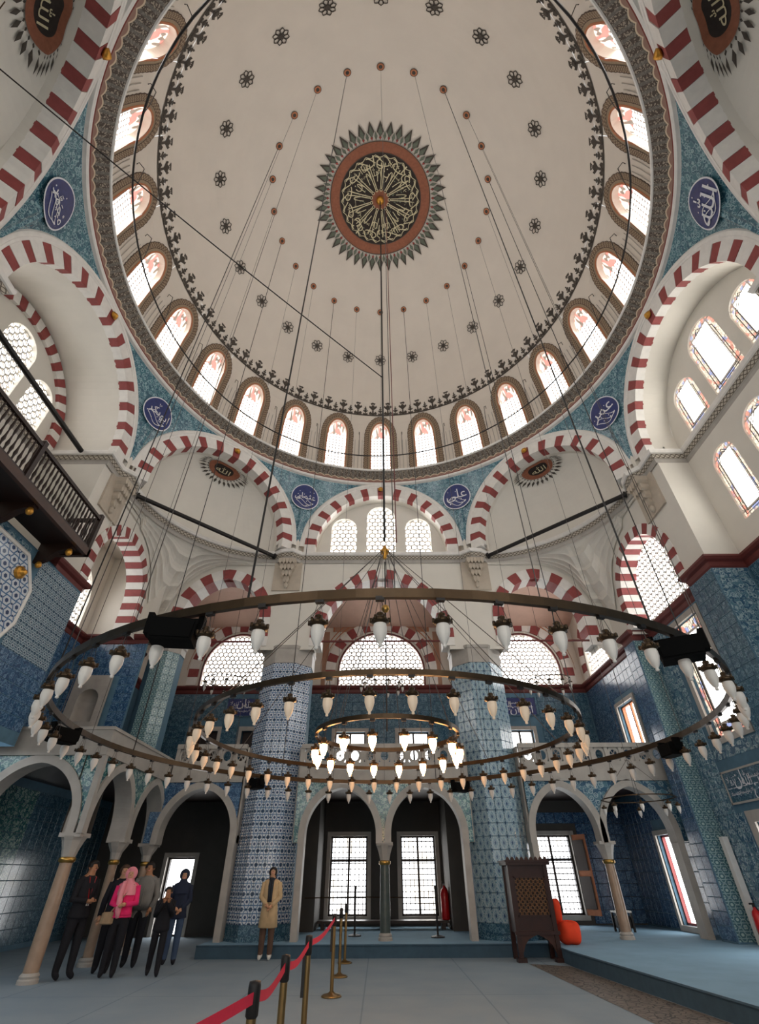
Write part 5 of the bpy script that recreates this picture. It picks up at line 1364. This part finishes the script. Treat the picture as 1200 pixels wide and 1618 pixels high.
# ================================================================ CARVED READING STAND
MT['walnut'] = flat('red_brown_walnut', '301812', .25, 8, rough=.4)
MT['walnut2'] = flat('carved_walnut', '40241A', .2, 8, rough=.4)
def lectern():
    x0, x1, y0, y1, H = 2.82, 3.72, 6.3, 6.95, 1.68
    r = empty('preaching_chair', ((x0+x1)/2, (y0+y1)/2, 0), label='tall dark carved wooden preaching chair with a pierced star lattice panel', cat='cabinet')
    b = MB()
    for x in (x0, x1-.09):
        for y in (y0, y1-.09): b.box(x, y, .0, x+.09, y+.09, H)
    b.build('corner_post', 'walnut', r) if False else None
    for x in (x0, x1-.09):
        for y in (y0, y1-.09): q = MB(); q.box(x, y, .0, x+.09, y+.09, H); q.build('corner_post', 'walnut', r)
    b = MB(); b.box(x0+.09, y0+.03, .5, x1-.09, y0+.06, .72); b.build('lower_panel', 'walnut', r)
    b = MB(); b.box(x0+.09, y0+.03, 1.42, x1-.09, y0+.06, 1.62); b.build('upper_panel', 'walnut', r)
    b = MB()
    b.prism([(x0+.09, .5), (x1-.09, .5), (x1-.09, .12), (x1-.16, .26), (x1-.26, .36), ((x0+x1)/2, .43), (x0+.26, .36), (x0+.16, .26), (x0+.09, .12)], lambda u, z, d: (u, y0+.03+d, z), 0, .03); b.build('arched_apron', 'walnut2', r)
    for xx in (x0+.02, x1-.05):
        b = MB(); b.box(xx, y0+.09, .45, xx+.03, y1-.09, 1.6); b.build('side_panel', 'walnut', r)
    b = MB(); b.box(x0+.09, y1-.06, .45, x1-.09, y1-.03, 1.6); b.build('back_panel', 'walnut', r)
    b = MB(); b.box(x0-.04, y0-.05, H-.06, x1+.04, y1+.05, H+.0); b.box(x0-.07, y0-.08, H, x1+.07, y1+.08, H+.03); b.build('cornice', 'walnut', r)
    b = MB(); b.box(x0-.05, y0-.06, .0, x0+.14, y0+.14, .07); b.box(x1-.14, y0-.06, 0, x1+.05, y0+.14, .07); b.box(x0-.03, y0-.03, .43, x1+.03, y0+.03, .49); b.build('foot_moulding', 'walnut', r)
    for k in range(9):
        xx = x0+.02+(x1-x0-.04)*k/8; b = MB(); b.prism([(xx-.045, H+.03), (xx+.045, H+.03), (xx+.03, H+.07), (xx, H+.1), (xx-.03, H+.07)], lambda u, z, d: (u, y0-.03+d, z), 0, .03); b.build('crest_leaf', 'walnut2', r)
    # star lattice: crossed bars leaving star openings over a warm backing
    b = MB(); u0, u1, z0, z1 = x0+.09, x1-.09, .72, 1.42
    b.box(u0, y0+.06, z0, u1, y0+.065, z1); b.build('lattice_backing', 'wood', r)
    b = MB(); s = .1
    def bar(p, q, w=.009):
        dx, dz = q[0]-p[0], q[1]-p[1]; l = math.hypot(dx, dz); nx, nz = -dz/l*w, dx/l*w
        b.hexa([(p[0]-nx, y0+.02, p[1]-nz), (q[0]-nx, y0+.02, q[1]-nz), (q[0]+nx, y0+.02, q[1]+nz), (p[0]+nx, y0+.02, p[1]+nz), (p[0]-nx, y0+.045, p[1]-nz), (q[0]-nx, y0+.045, q[1]-nz), (q[0]+nx, y0+.045, q[1]+nz), (p[0]+nx, y0+.045, p[1]+nz)])
    k = 0
    u = u0+s/2
    while u < u1:
        z = z0+s/2
        while z < z1:
            R = .052
            S8 = [(u+R*(1 if j % 2 else .55)*cos(pi*j/8), z+R*(1 if j % 2 else .55)*sin(pi*j/8)) for j in range(16)]
            for j in range(0, 16): bar(S8[j], S8[(j+1) % 16], .006)
            z += s
        u += s
    b.build('star_lattice', 'brasswood', r, kind='stuff')
    for p in ((u0, z0, u1, z0+.03), (u0, z1-.03, u1, z1), (u0, z0, u0+.03, z1), (u1-.03, z0, u1, z1)):
        b = MB(); b.box(p[0], y0+.01, p[1], p[2], y0+.05, p[3]); b.build('lattice_frame', 'walnut', r)
MT['brasswood'] = flat('honey_lattice', '7A5638', .2, 9, rough=.4)
lectern()
# orange cushion bag beside it
MT['orangecloth'] = flat('orange_cloth', 'E8431E', .08, 8, rough=.8)
def blob(name, c, s, mat, parent=None, n=14, f=None, **k):
    b = MB()
    def P(u, v):
        x, y, z = cos(u)*cos(v), sin(u)*cos(v), sin(v)
        g = lambda t, e: math.copysign(abs(t)**e, t)
        x, y, z = g(x, .6), g(y, .6), g(z, .7); w = 1+.05*sin(3*u+2*v)
        p = (c[0]+s[0]*x*w, c[1]+s[1]*y*w, c[2]+s[2]*z*w); return f(p) if f else p
    b.grid(P, [2*pi*q/(2*n) for q in range(2*n+1)], [-pi/2+pi*q/n for q in range(n+1)]); return b.build(name, mat, parent, smooth=True, **k)
o = empty('cushion', (4.15, 6.95, .22), label='bright orange cushion slumped on the platform beside the wooden preaching chair', cat='cushion')
blob('cover', (4.15, 6.95, .42), (.24, .22, .2), 'orangecloth', o); blob('folded_corner', (3.98, 7.05, .78), (.1, .1, .22), 'orangecloth', o)
# fire extinguishers
MT['redpaint'] = flat('red_enamel', 'B81C20', .05, 10, rough=.3)
def extinguisher(x, y, z, lab, s=1.):
    r = empty('fire_extinguisher', (x, y, z), label=lab, cat='fire extinguisher')
    b = MB(); b.lathe([(.001, z), (.075*s, z+.005), (.08*s, z+.03), (.08*s, z+.4*s), (.06*s, z+.46*s), (.025*s, z+.49*s), (.02*s, z+.52*s)], 16, x, y); b.build('cylinder_body', 'redpaint', r, smooth=True)
    b = MB(); b.box(x-.02, y-.02, z+.5*s, x+.02, y+.02, z+.56*s); b.box(x-.08, y-.012, z+.55*s, x+.03, y+.012, z+.575*s); b.build('valve_handle', 'black', r)
    b = MB(); b.tube([(x+.02, y, z+.52*s), (x+.1, y, z+.45*s), (x+.1, y-.02, z+.2*s)], .012, 6); b.build('hose', 'black', r)
extinguisher(1.83, 10.9, .42, 'red fire extinguisher beside the ground floor window right of the middle column', 1.5)
extinguisher(8.05, 6.2, .22, 'red fire extinguisher at the foot of the right tiled wall', 1.25)
# low bench and plinth behind the middle arches
o = empty('low_bench', (0, 10.6, .22), label='low dark bench under the rear windows', cat='bench')
b = MB(); b.box(-1.9, 10.7, .36, 1.9, 11.3, .42); b.build('seat_board', 'wood', o)
for x in (-1.8, -.1, 1.7): b = MB(); b.box(x, 10.75, .22, x+.1, 11.25, .36); b.build('leg', 'wood', o)
o = empty('stool', (6.6, 9.8, .22), label='small dark stool with a pale seat before the window behind the preaching chair', cat='stool')
b = MB(); b.box(6.3, 9.6, .62, 6.75, 9.95, .66); b.build('seat', 'white', o)
for x in (6.3, 6.7):
    for y in (9.6, 9.9): b = MB(); b.box(x, y, .22, x+.05, y+.05, .62); b.build('leg', 'black', o)
b = MB(); b.box(6.33, 9.65, .3, 6.7, 9.93, .55); b.build('drawer_box', 'black', o)
# ================================================================ PEOPLE
for nm, c in (('skin_light', 'C89878'), ('skin_tan', 'A87858'), ('cl_black', '14141A'), ('cl_dark', '1E1E26'), ('cl_navy', '20283C'), ('cl_jeans', '3A4C66'), ('cl_grey', '7C7A76'), ('cl_beige', 'C8AC84'), ('cl_pink', 'E0607C'), ('cl_hotpink', 'E8286C'),
              ('cl_rose', 'E8909A'), ('cl_brown', '5A4438'), ('cl_white', 'D8D4CC'), ('hair_dark', '1A1412'), ('hair_brown', '4A3426'), ('cl_scarf', '2A3038'), ('cl_tan', '9C8468')):
    MT[nm] = flat(nm, c, .12, 9, rough=.85 if nm[:2] == 'cl' else .6)
def skinbody(J, E, R, name, mats, matf, parent):
    me = bpy.data.meshes.new('b'); me.from_pydata(J, E, []); o = bpy.data.objects.new('b', me); COL.objects.link(o)
    o.modifiers.new('s', 'SKIN'); sub = o.modifiers.new('u', 'SUBSURF'); sub.levels = 2
    for k, sv in enumerate(me.skin_vertices[0].data): sv.radius = R[k]; sv.use_root = (k == 0)
    bpy.context.view_layer.update()
    m2 = bpy.data.meshes.new_from_object(o.evaluated_get(bpy.context.evaluated_depsgraph_get()))
    bpy.data.objects.remove(o); bpy.data.meshes.remove(me)
    m2.name = name; m2.materials.clear()
    for m in mats: m2.materials.append(MT[m])
    for p in m2.polygons: p.use_smooth = True; p.material_index = matf(p.center)
    return link(name, m2, parent, local=True)
def loft(b, secs, n=18):
    b.grid(lambda u, k: (secs[k][0]+cos(u)*secs[k][3]*(1+.03*sin(5*u)), secs[k][1]+sin(u)*secs[k][4]*(1+.03*sin(5*u)), secs[k][2]), [2*pi*q/n for q in range(n+1)], list(range(len(secs))))
def person(label, x, y, rz, h, top, legs, skin, shoes, hair, arms, stride=0., z0=0., coat=None, scarf=None, hairstyle='short', wide=1., look=(0, -1, 0), extra=None):
    r = empty('person', (x, y, z0), rz=rz, label=label, cat='person'); s = h/1.75
    look = Vector(look).normalized()
    J = [(0, 0, .95), (0, .01, 1.12), (0, .01, 1.3), (0, .015, 1.44), (0, .0, 1.52), (0, -.01, 1.60), (0, -.01, 1.70)]
    R = [(.155*wide, .115), (.14*wide, .105), (.165*wide, .115), (.11, .08), (.052, .055), (.078, .09), (.062, .08)]
    E = [(0, 1), (1, 2), (2, 3), (3, 4), (4, 5), (5, 6)]
    hd = Vector((0, .0, 1.52)); J[5] = tuple(hd+Vector((look.x*.03, look.y*.03, .09))); J[6] = tuple(hd+Vector((look.x*.01, look.y*.01, .17)))
    hands = []
    for sd in (-1, 1):
        (ex, ey, ez), (wx, wy, wz) = arms[0 if sd < 0 else 1]
        i = len(J); J += [(sd*.17*wide, .01, 1.42), (ex, ey, ez), (wx, wy, wz)]; R += [(.066, .066), (.052, .052), (.034, .034)]; E += [(3, i), (i, i+1), (i+1, i+2)]
        hands.append((Vector((ex, ey, ez)), Vector((wx, wy, wz))))
        i = len(J); st = stride*sd
        J += [(sd*.09, .0, .88), (sd*.1, -st*.5-.01, .5), (sd*.105, -st, .09), (sd*.115, -st-.13, .035)]; R += [(.112, .112), (.082, .085), (.06, .066), (.045, .032)]; E += [(0, i), (i, i+1), (i+1, i+2), (i+2, i+3)]
    J = [tuple(c*s for c in j) for j in J]; R = [(a*s, b_*s) for a, b_ in R]
    def mf(c):
        z = c.z/s
        if z > 1.475 and abs(c.x) < .12*s: return 2
        if z < .1: return 3
        if z < .93 and abs(c.x) < .2*s and not any((Vector((c.x, c.y, c.z))/s-wv).length < .16 for _, wv in hands): return 1
        return 0
    skinbody(J, E, R, 'body', [top, legs, skin, shoes], mf, r)
    # hands with palm and five fingers
    for sd, (e, w_) in zip((-1, 1), hands):
        d = (w_-e).normalized(); side = Vector((0, 0, 1)).cross(d); side = side.normalized() if side.length > .1 else Vector((0, 1, 0)); nrm = d.cross(side); b = MB()
        S = lambda v: tuple(c*s for c in v)
        b.tube([S(w_-d*.02), S(w_+d*.03), S(w_+d*.08)], [.028*s, .036*s, .03*s], 8)
        for k, L in enumerate((.06, .07, .075, .055)):
            o = w_+d*.08+side*(k-1.5)*.017; b.tube([S(o), S(o+d*L*.5-nrm*.006*sd), S(o+d*L-nrm*.02*sd)], [.0095*s, .009*s, .006*s], 6)
        o = w_+d*.02+side*sd*.03; b.tube([S(o), S(o+side*sd*.03+d*.03), S(o+side*sd*.03+d*.06)], [.012*s, .011*s, .007*s], 6)
        b.build('hand', skin, r, smooth=True, local=True)
    # face
    fx = Vector(J[5]); f = look; rt = Vector((0, 0, 1)).cross(f); rt = -rt.normalized() if rt.length > .1 else Vector((1, 0, 0)); up = f.cross(rt)*-1
    if up.z < 0: up = -up
    b = MB(); c = fx+f*.088*s; b.tube([tuple(c+up*.03*s), tuple(c+up*.005*s+f*.022*s), tuple(c-up*.005*s)], [.009*s, .013*s, .01*s], 6); b.build('nose', skin, r, smooth=True, local=True)
    for sd in (-1, 1):
        c = fx+f*.078*s+rt*sd*.032*s+up*.03*s; b = MB(); b.tube([tuple(c-rt*.012*s), tuple(c+f*.006*s), tuple(c+rt*.012*s)], [.002*s, .0045*s, .002*s], 6); b.build('eye', 'hair_dark', r, smooth=True, local=True)
        if hairstyle != 'hijab':
            c = fx+rt*sd*.08*s; b = MB(); b.tube([tuple(c+up*.03*s), tuple(c+rt*sd*.012*s), tuple(c-up*.025*s)], [.012*s, .016*s, .01*s], 6); b.build('ear', skin, r, smooth=True, local=True)
    c = fx+f*.083*s-up*.03*s; b = MB(); b.tube([tuple(c-rt*.022*s), tuple(c+f*.004*s), tuple(c+rt*.022*s)], [.003*s, .007*s, .003*s], 6); b.build('mouth', 'cl_rose', r, smooth=True, local=True)
    # hair or headscarf: shell over the head, open at the face
    b = MB(); c0 = fx+up*.025*s; N, M_ = 22, 12
    full = hairstyle in ('hijab',); rad = (.098 if not full else .112)*s
    def HP(u, v):
        az, el = 2*pi*u/N, -.9+2.47*v/M_ if hairstyle in ('long', 'hijab') else -.15+1.72*v/M_
        dv = Vector((sin(az)*cos(el), -cos(az)*cos(el), sin(el)))
        g = dv.x*rt+dv.z*up+(-dv.y)*f*1.0
        k = rad*(1+.12*max(0, -g.dot(f)/1)); face = max(0, g.dot(f))
        if face > .45 and dv.z < .62: k *= .5
        return tuple(c0+g*k*Vector((1, 1, 1.08)).z)
    b.grid(HP, list(range(N+1)), list(range(M_+1))); b.build('headscarf' if full else 'hair', hair, r, smooth=True, local=True)
    if full:
        b = MB(); loft(b, [(0, 0, 1.57*s, .07*s, .08*s), (0, 0, 1.5*s, .1*s, .1*s), (0, 0, 1.43*s, .19*s, .13*s), (0, -.01, 1.33*s, .2*s, .14*s), (0, -.02, 1.27*s, .19*s, .15*s)]); b.build('scarf_drape', hair, r, smooth=True, local=True)
    if hairstyle == 'long':
        b = MB(); loft(b, [(0, .05*s, 1.62*s, .085*s, .07*s), (0, .07*s, 1.5*s, .09*s, .06*s), (0, .08*s, 1.4*s, .08*s, .045*s), (0, .09*s, 1.36*s, .03*s, .02*s)], 12); b.build('hair_length', hair, r, smooth=True, local=True)
    if coat:
        col, zl, fl = coat
        b = MB(); loft(b, [(0, 0, 1.47*s, .07*s, .075*s), (0, .005, 1.44*s, .17*s*wide, .105*s), (0, .005, 1.36*s, .205*s*wide, .135*s), (0, .0, 1.2*s, .185*s*wide, .14*s), (0, 0, 1.05*s, .18*s*wide, .14*s), (0, 0, .9*s, .2*s*wide, .155*s), (0, 0, zl*s, (.2+fl)*s*wide, (.155+fl)*s), (0, 0, zl*s-.01, (.17+fl)*s, (.13+fl)*s)])
        b.build('coat', col, r, smooth=True, local=True)
        for sd, (e, w_) in zip((-1, 1), hands):
            b = MB(); b.tube([(sd*.17*s*wide, .01*s, 1.42*s), tuple(e*s), tuple((w_-(w_-e).normalized()*.01)*s)], [.078*s, .064*s, .05*s], 10); b.build('sleeve', col, r, smooth=True, local=True)
        b = MB(); b.box(-.006*s, -.162*s, zl*s+.04, .006*s, -.135*s, 1.3*s); b.build('coat_opening', 'cl_tan' if col == 'cl_beige' else col, r, local=True)
    if scarf:
        b = MB(); loft(b, [(0, 0, 1.53*s, .07*s, .075*s), (0, -.005, 1.49*s, .09*s, .095*s), (0, -.005, 1.44*s, .075*s, .09*s)]); b.build('scarf', scarf, r, smooth=True, local=True)
        for dx in (-.03, .03):
            b = MB(); b.tube([(dx*s, -.1*s, 1.47*s), (dx*s, -.165*s, 1.36*s), (dx*.8*s, -.165*s, 1.2*s), (dx*.8*s, -.165*s, 1.05*s)], [.03*s, .034*s, .03*s, .03*s], 8); b.build('scarf_end', scarf, r, smooth=True, local=True)
    if extra: extra(r, s)
    return r
DN = (((-.25, .02, 1.12), (-.26, -.06, .87)), ((.25, .02, 1.12), (.26, -.06, .87)))
FOLD = (((-.23, .0, 1.13), (-.05, -.2, 1.1)), ((.23, .0, 1.13), (.05, -.2, 1.12)))
CLASP = (((-.23, .03, 1.14), (-.06, -.2, 1.0)), ((.23, .03, 1.14), (.06, -.2, .98)))
POCK = (((-.27, .06, 1.13), (-.2, -.08, .93)), ((.27, .06, 1.13), (.2, -.08, .93)))
PHONE = (((-.2, -.08, 1.16), (-.06, -.27, 1.42)), ((.2, -.08, 1.16), (.06, -.27, 1.42)))
def lanyard(r, s):
    for d in (-1, 1): b = MB(); b.tube([(d*.07*s, -.1*s, 1.47*s), (0, -.15*s, 1.1*s)], .006, 4); b.build('red_lanyard', 'redpaint', r, local=True)
    b = MB(); b.box(-.03, -.16*s, 1.03*s, .03, -.152*s, 1.1*s); b.build('badge', 'cl_white', r, local=True)
def handbag(r, s):
    b = MB(); loft(b, [(-.24*s, -.06*s, 1.0*s, .1*s, .05*s), (-.24*s, -.06*s, .98*s, .13*s, .07*s), (-.24*s, -.06*s, .82*s, .14*s, .08*s), (-.24*s, -.06*s, .8*s, .1*s, .05*s)], 12); b.build('shoulder_bag', 'cl_tan', r, local=True)
    b = MB(); b.tube([(-.2*s, -.1*s, 1.0*s), (-.02*s, -.17*s, 1.25*s), (.12*s, -.08*s, 1.45*s)], .012, 5); b.build('bag_strap', 'cl_tan', r, local=True)
    b = MB(); b.tube([(-.07*s, -.13*s, 1.5*s), (-.09*s, -.17*s, 1.3*s), (-.06*s, -.17*s, 1.02*s), (-.04*s, -.16*s, .9*s)], [.04*s, .055*s, .06*s, .03*s], 8); b.build('scarf_end', 'cl_rose', r, smooth=True, local=True)
person('tall man all in black beside the corner column, red cord round his neck', -5.78, 4.5, 1.1, 1.72, 'cl_black', 'cl_black', 'skin_tan', 'cl_black', 'hair_dark', FOLD, .05, extra=lanyard, coat=('cl_black', .85, .0))
person('woman with a pink headscarf and pink top over black trousers, tan shoulder bag', -5.07, 4.72, .25, 1.6, 'cl_pink', 'cl_black', 'skin_light', 'cl_black', 'cl_rose', FOLD, .03, hairstyle='hijab', extra=handbag, coat=('cl_hotpink', .93, .0))
person('brown-haired person in a dark jacket, half hidden behind the woman in pink', -5.42, 5.2, .3, 1.66, 'cl_dark', 'cl_black', 'skin_light', 'cl_black', 'hair_brown', DN, .04, hairstyle='long', coat=('cl_dark', .88, .0))
person('man in a light grey sweater and black trousers, hands in his pockets', -5.18, 5.9, .2, 1.72, 'cl_grey', 'cl_black', 'skin_tan', 'cl_black', 'hair_dark', POCK, .04, coat=('cl_grey', .93, -.01))
person('child in black clothes stepping forward with hands raised to the face', -4.3, 4.85, .35, 1.3, 'cl_black', 'cl_black', 'skin_tan', 'cl_black', 'hair_dark', PHONE, .16, coat=('cl_black', .84, .0))
person('woman in a dark headscarf and dark jacket with blue jeans near the bright doorway', -4.5, 6.25, .3, 1.58, 'cl_navy', 'cl_jeans', 'skin_light', 'cl_dark', 'cl_navy', CLASP, .03, hairstyle='hijab', coat=('cl_navy', .82, .02))
person('woman in a knee-length beige coat and dark scarf looking up, hands clasped', -2.62, 6.86, .05, 1.63, 'cl_beige', 'cl_brown', 'skin_light', 'cl_white', 'hair_dark', CLASP, .0, hairstyle='long', coat=('cl_beige', .58, .03), scarf='cl_scarf', look=(.05, -1, .45))
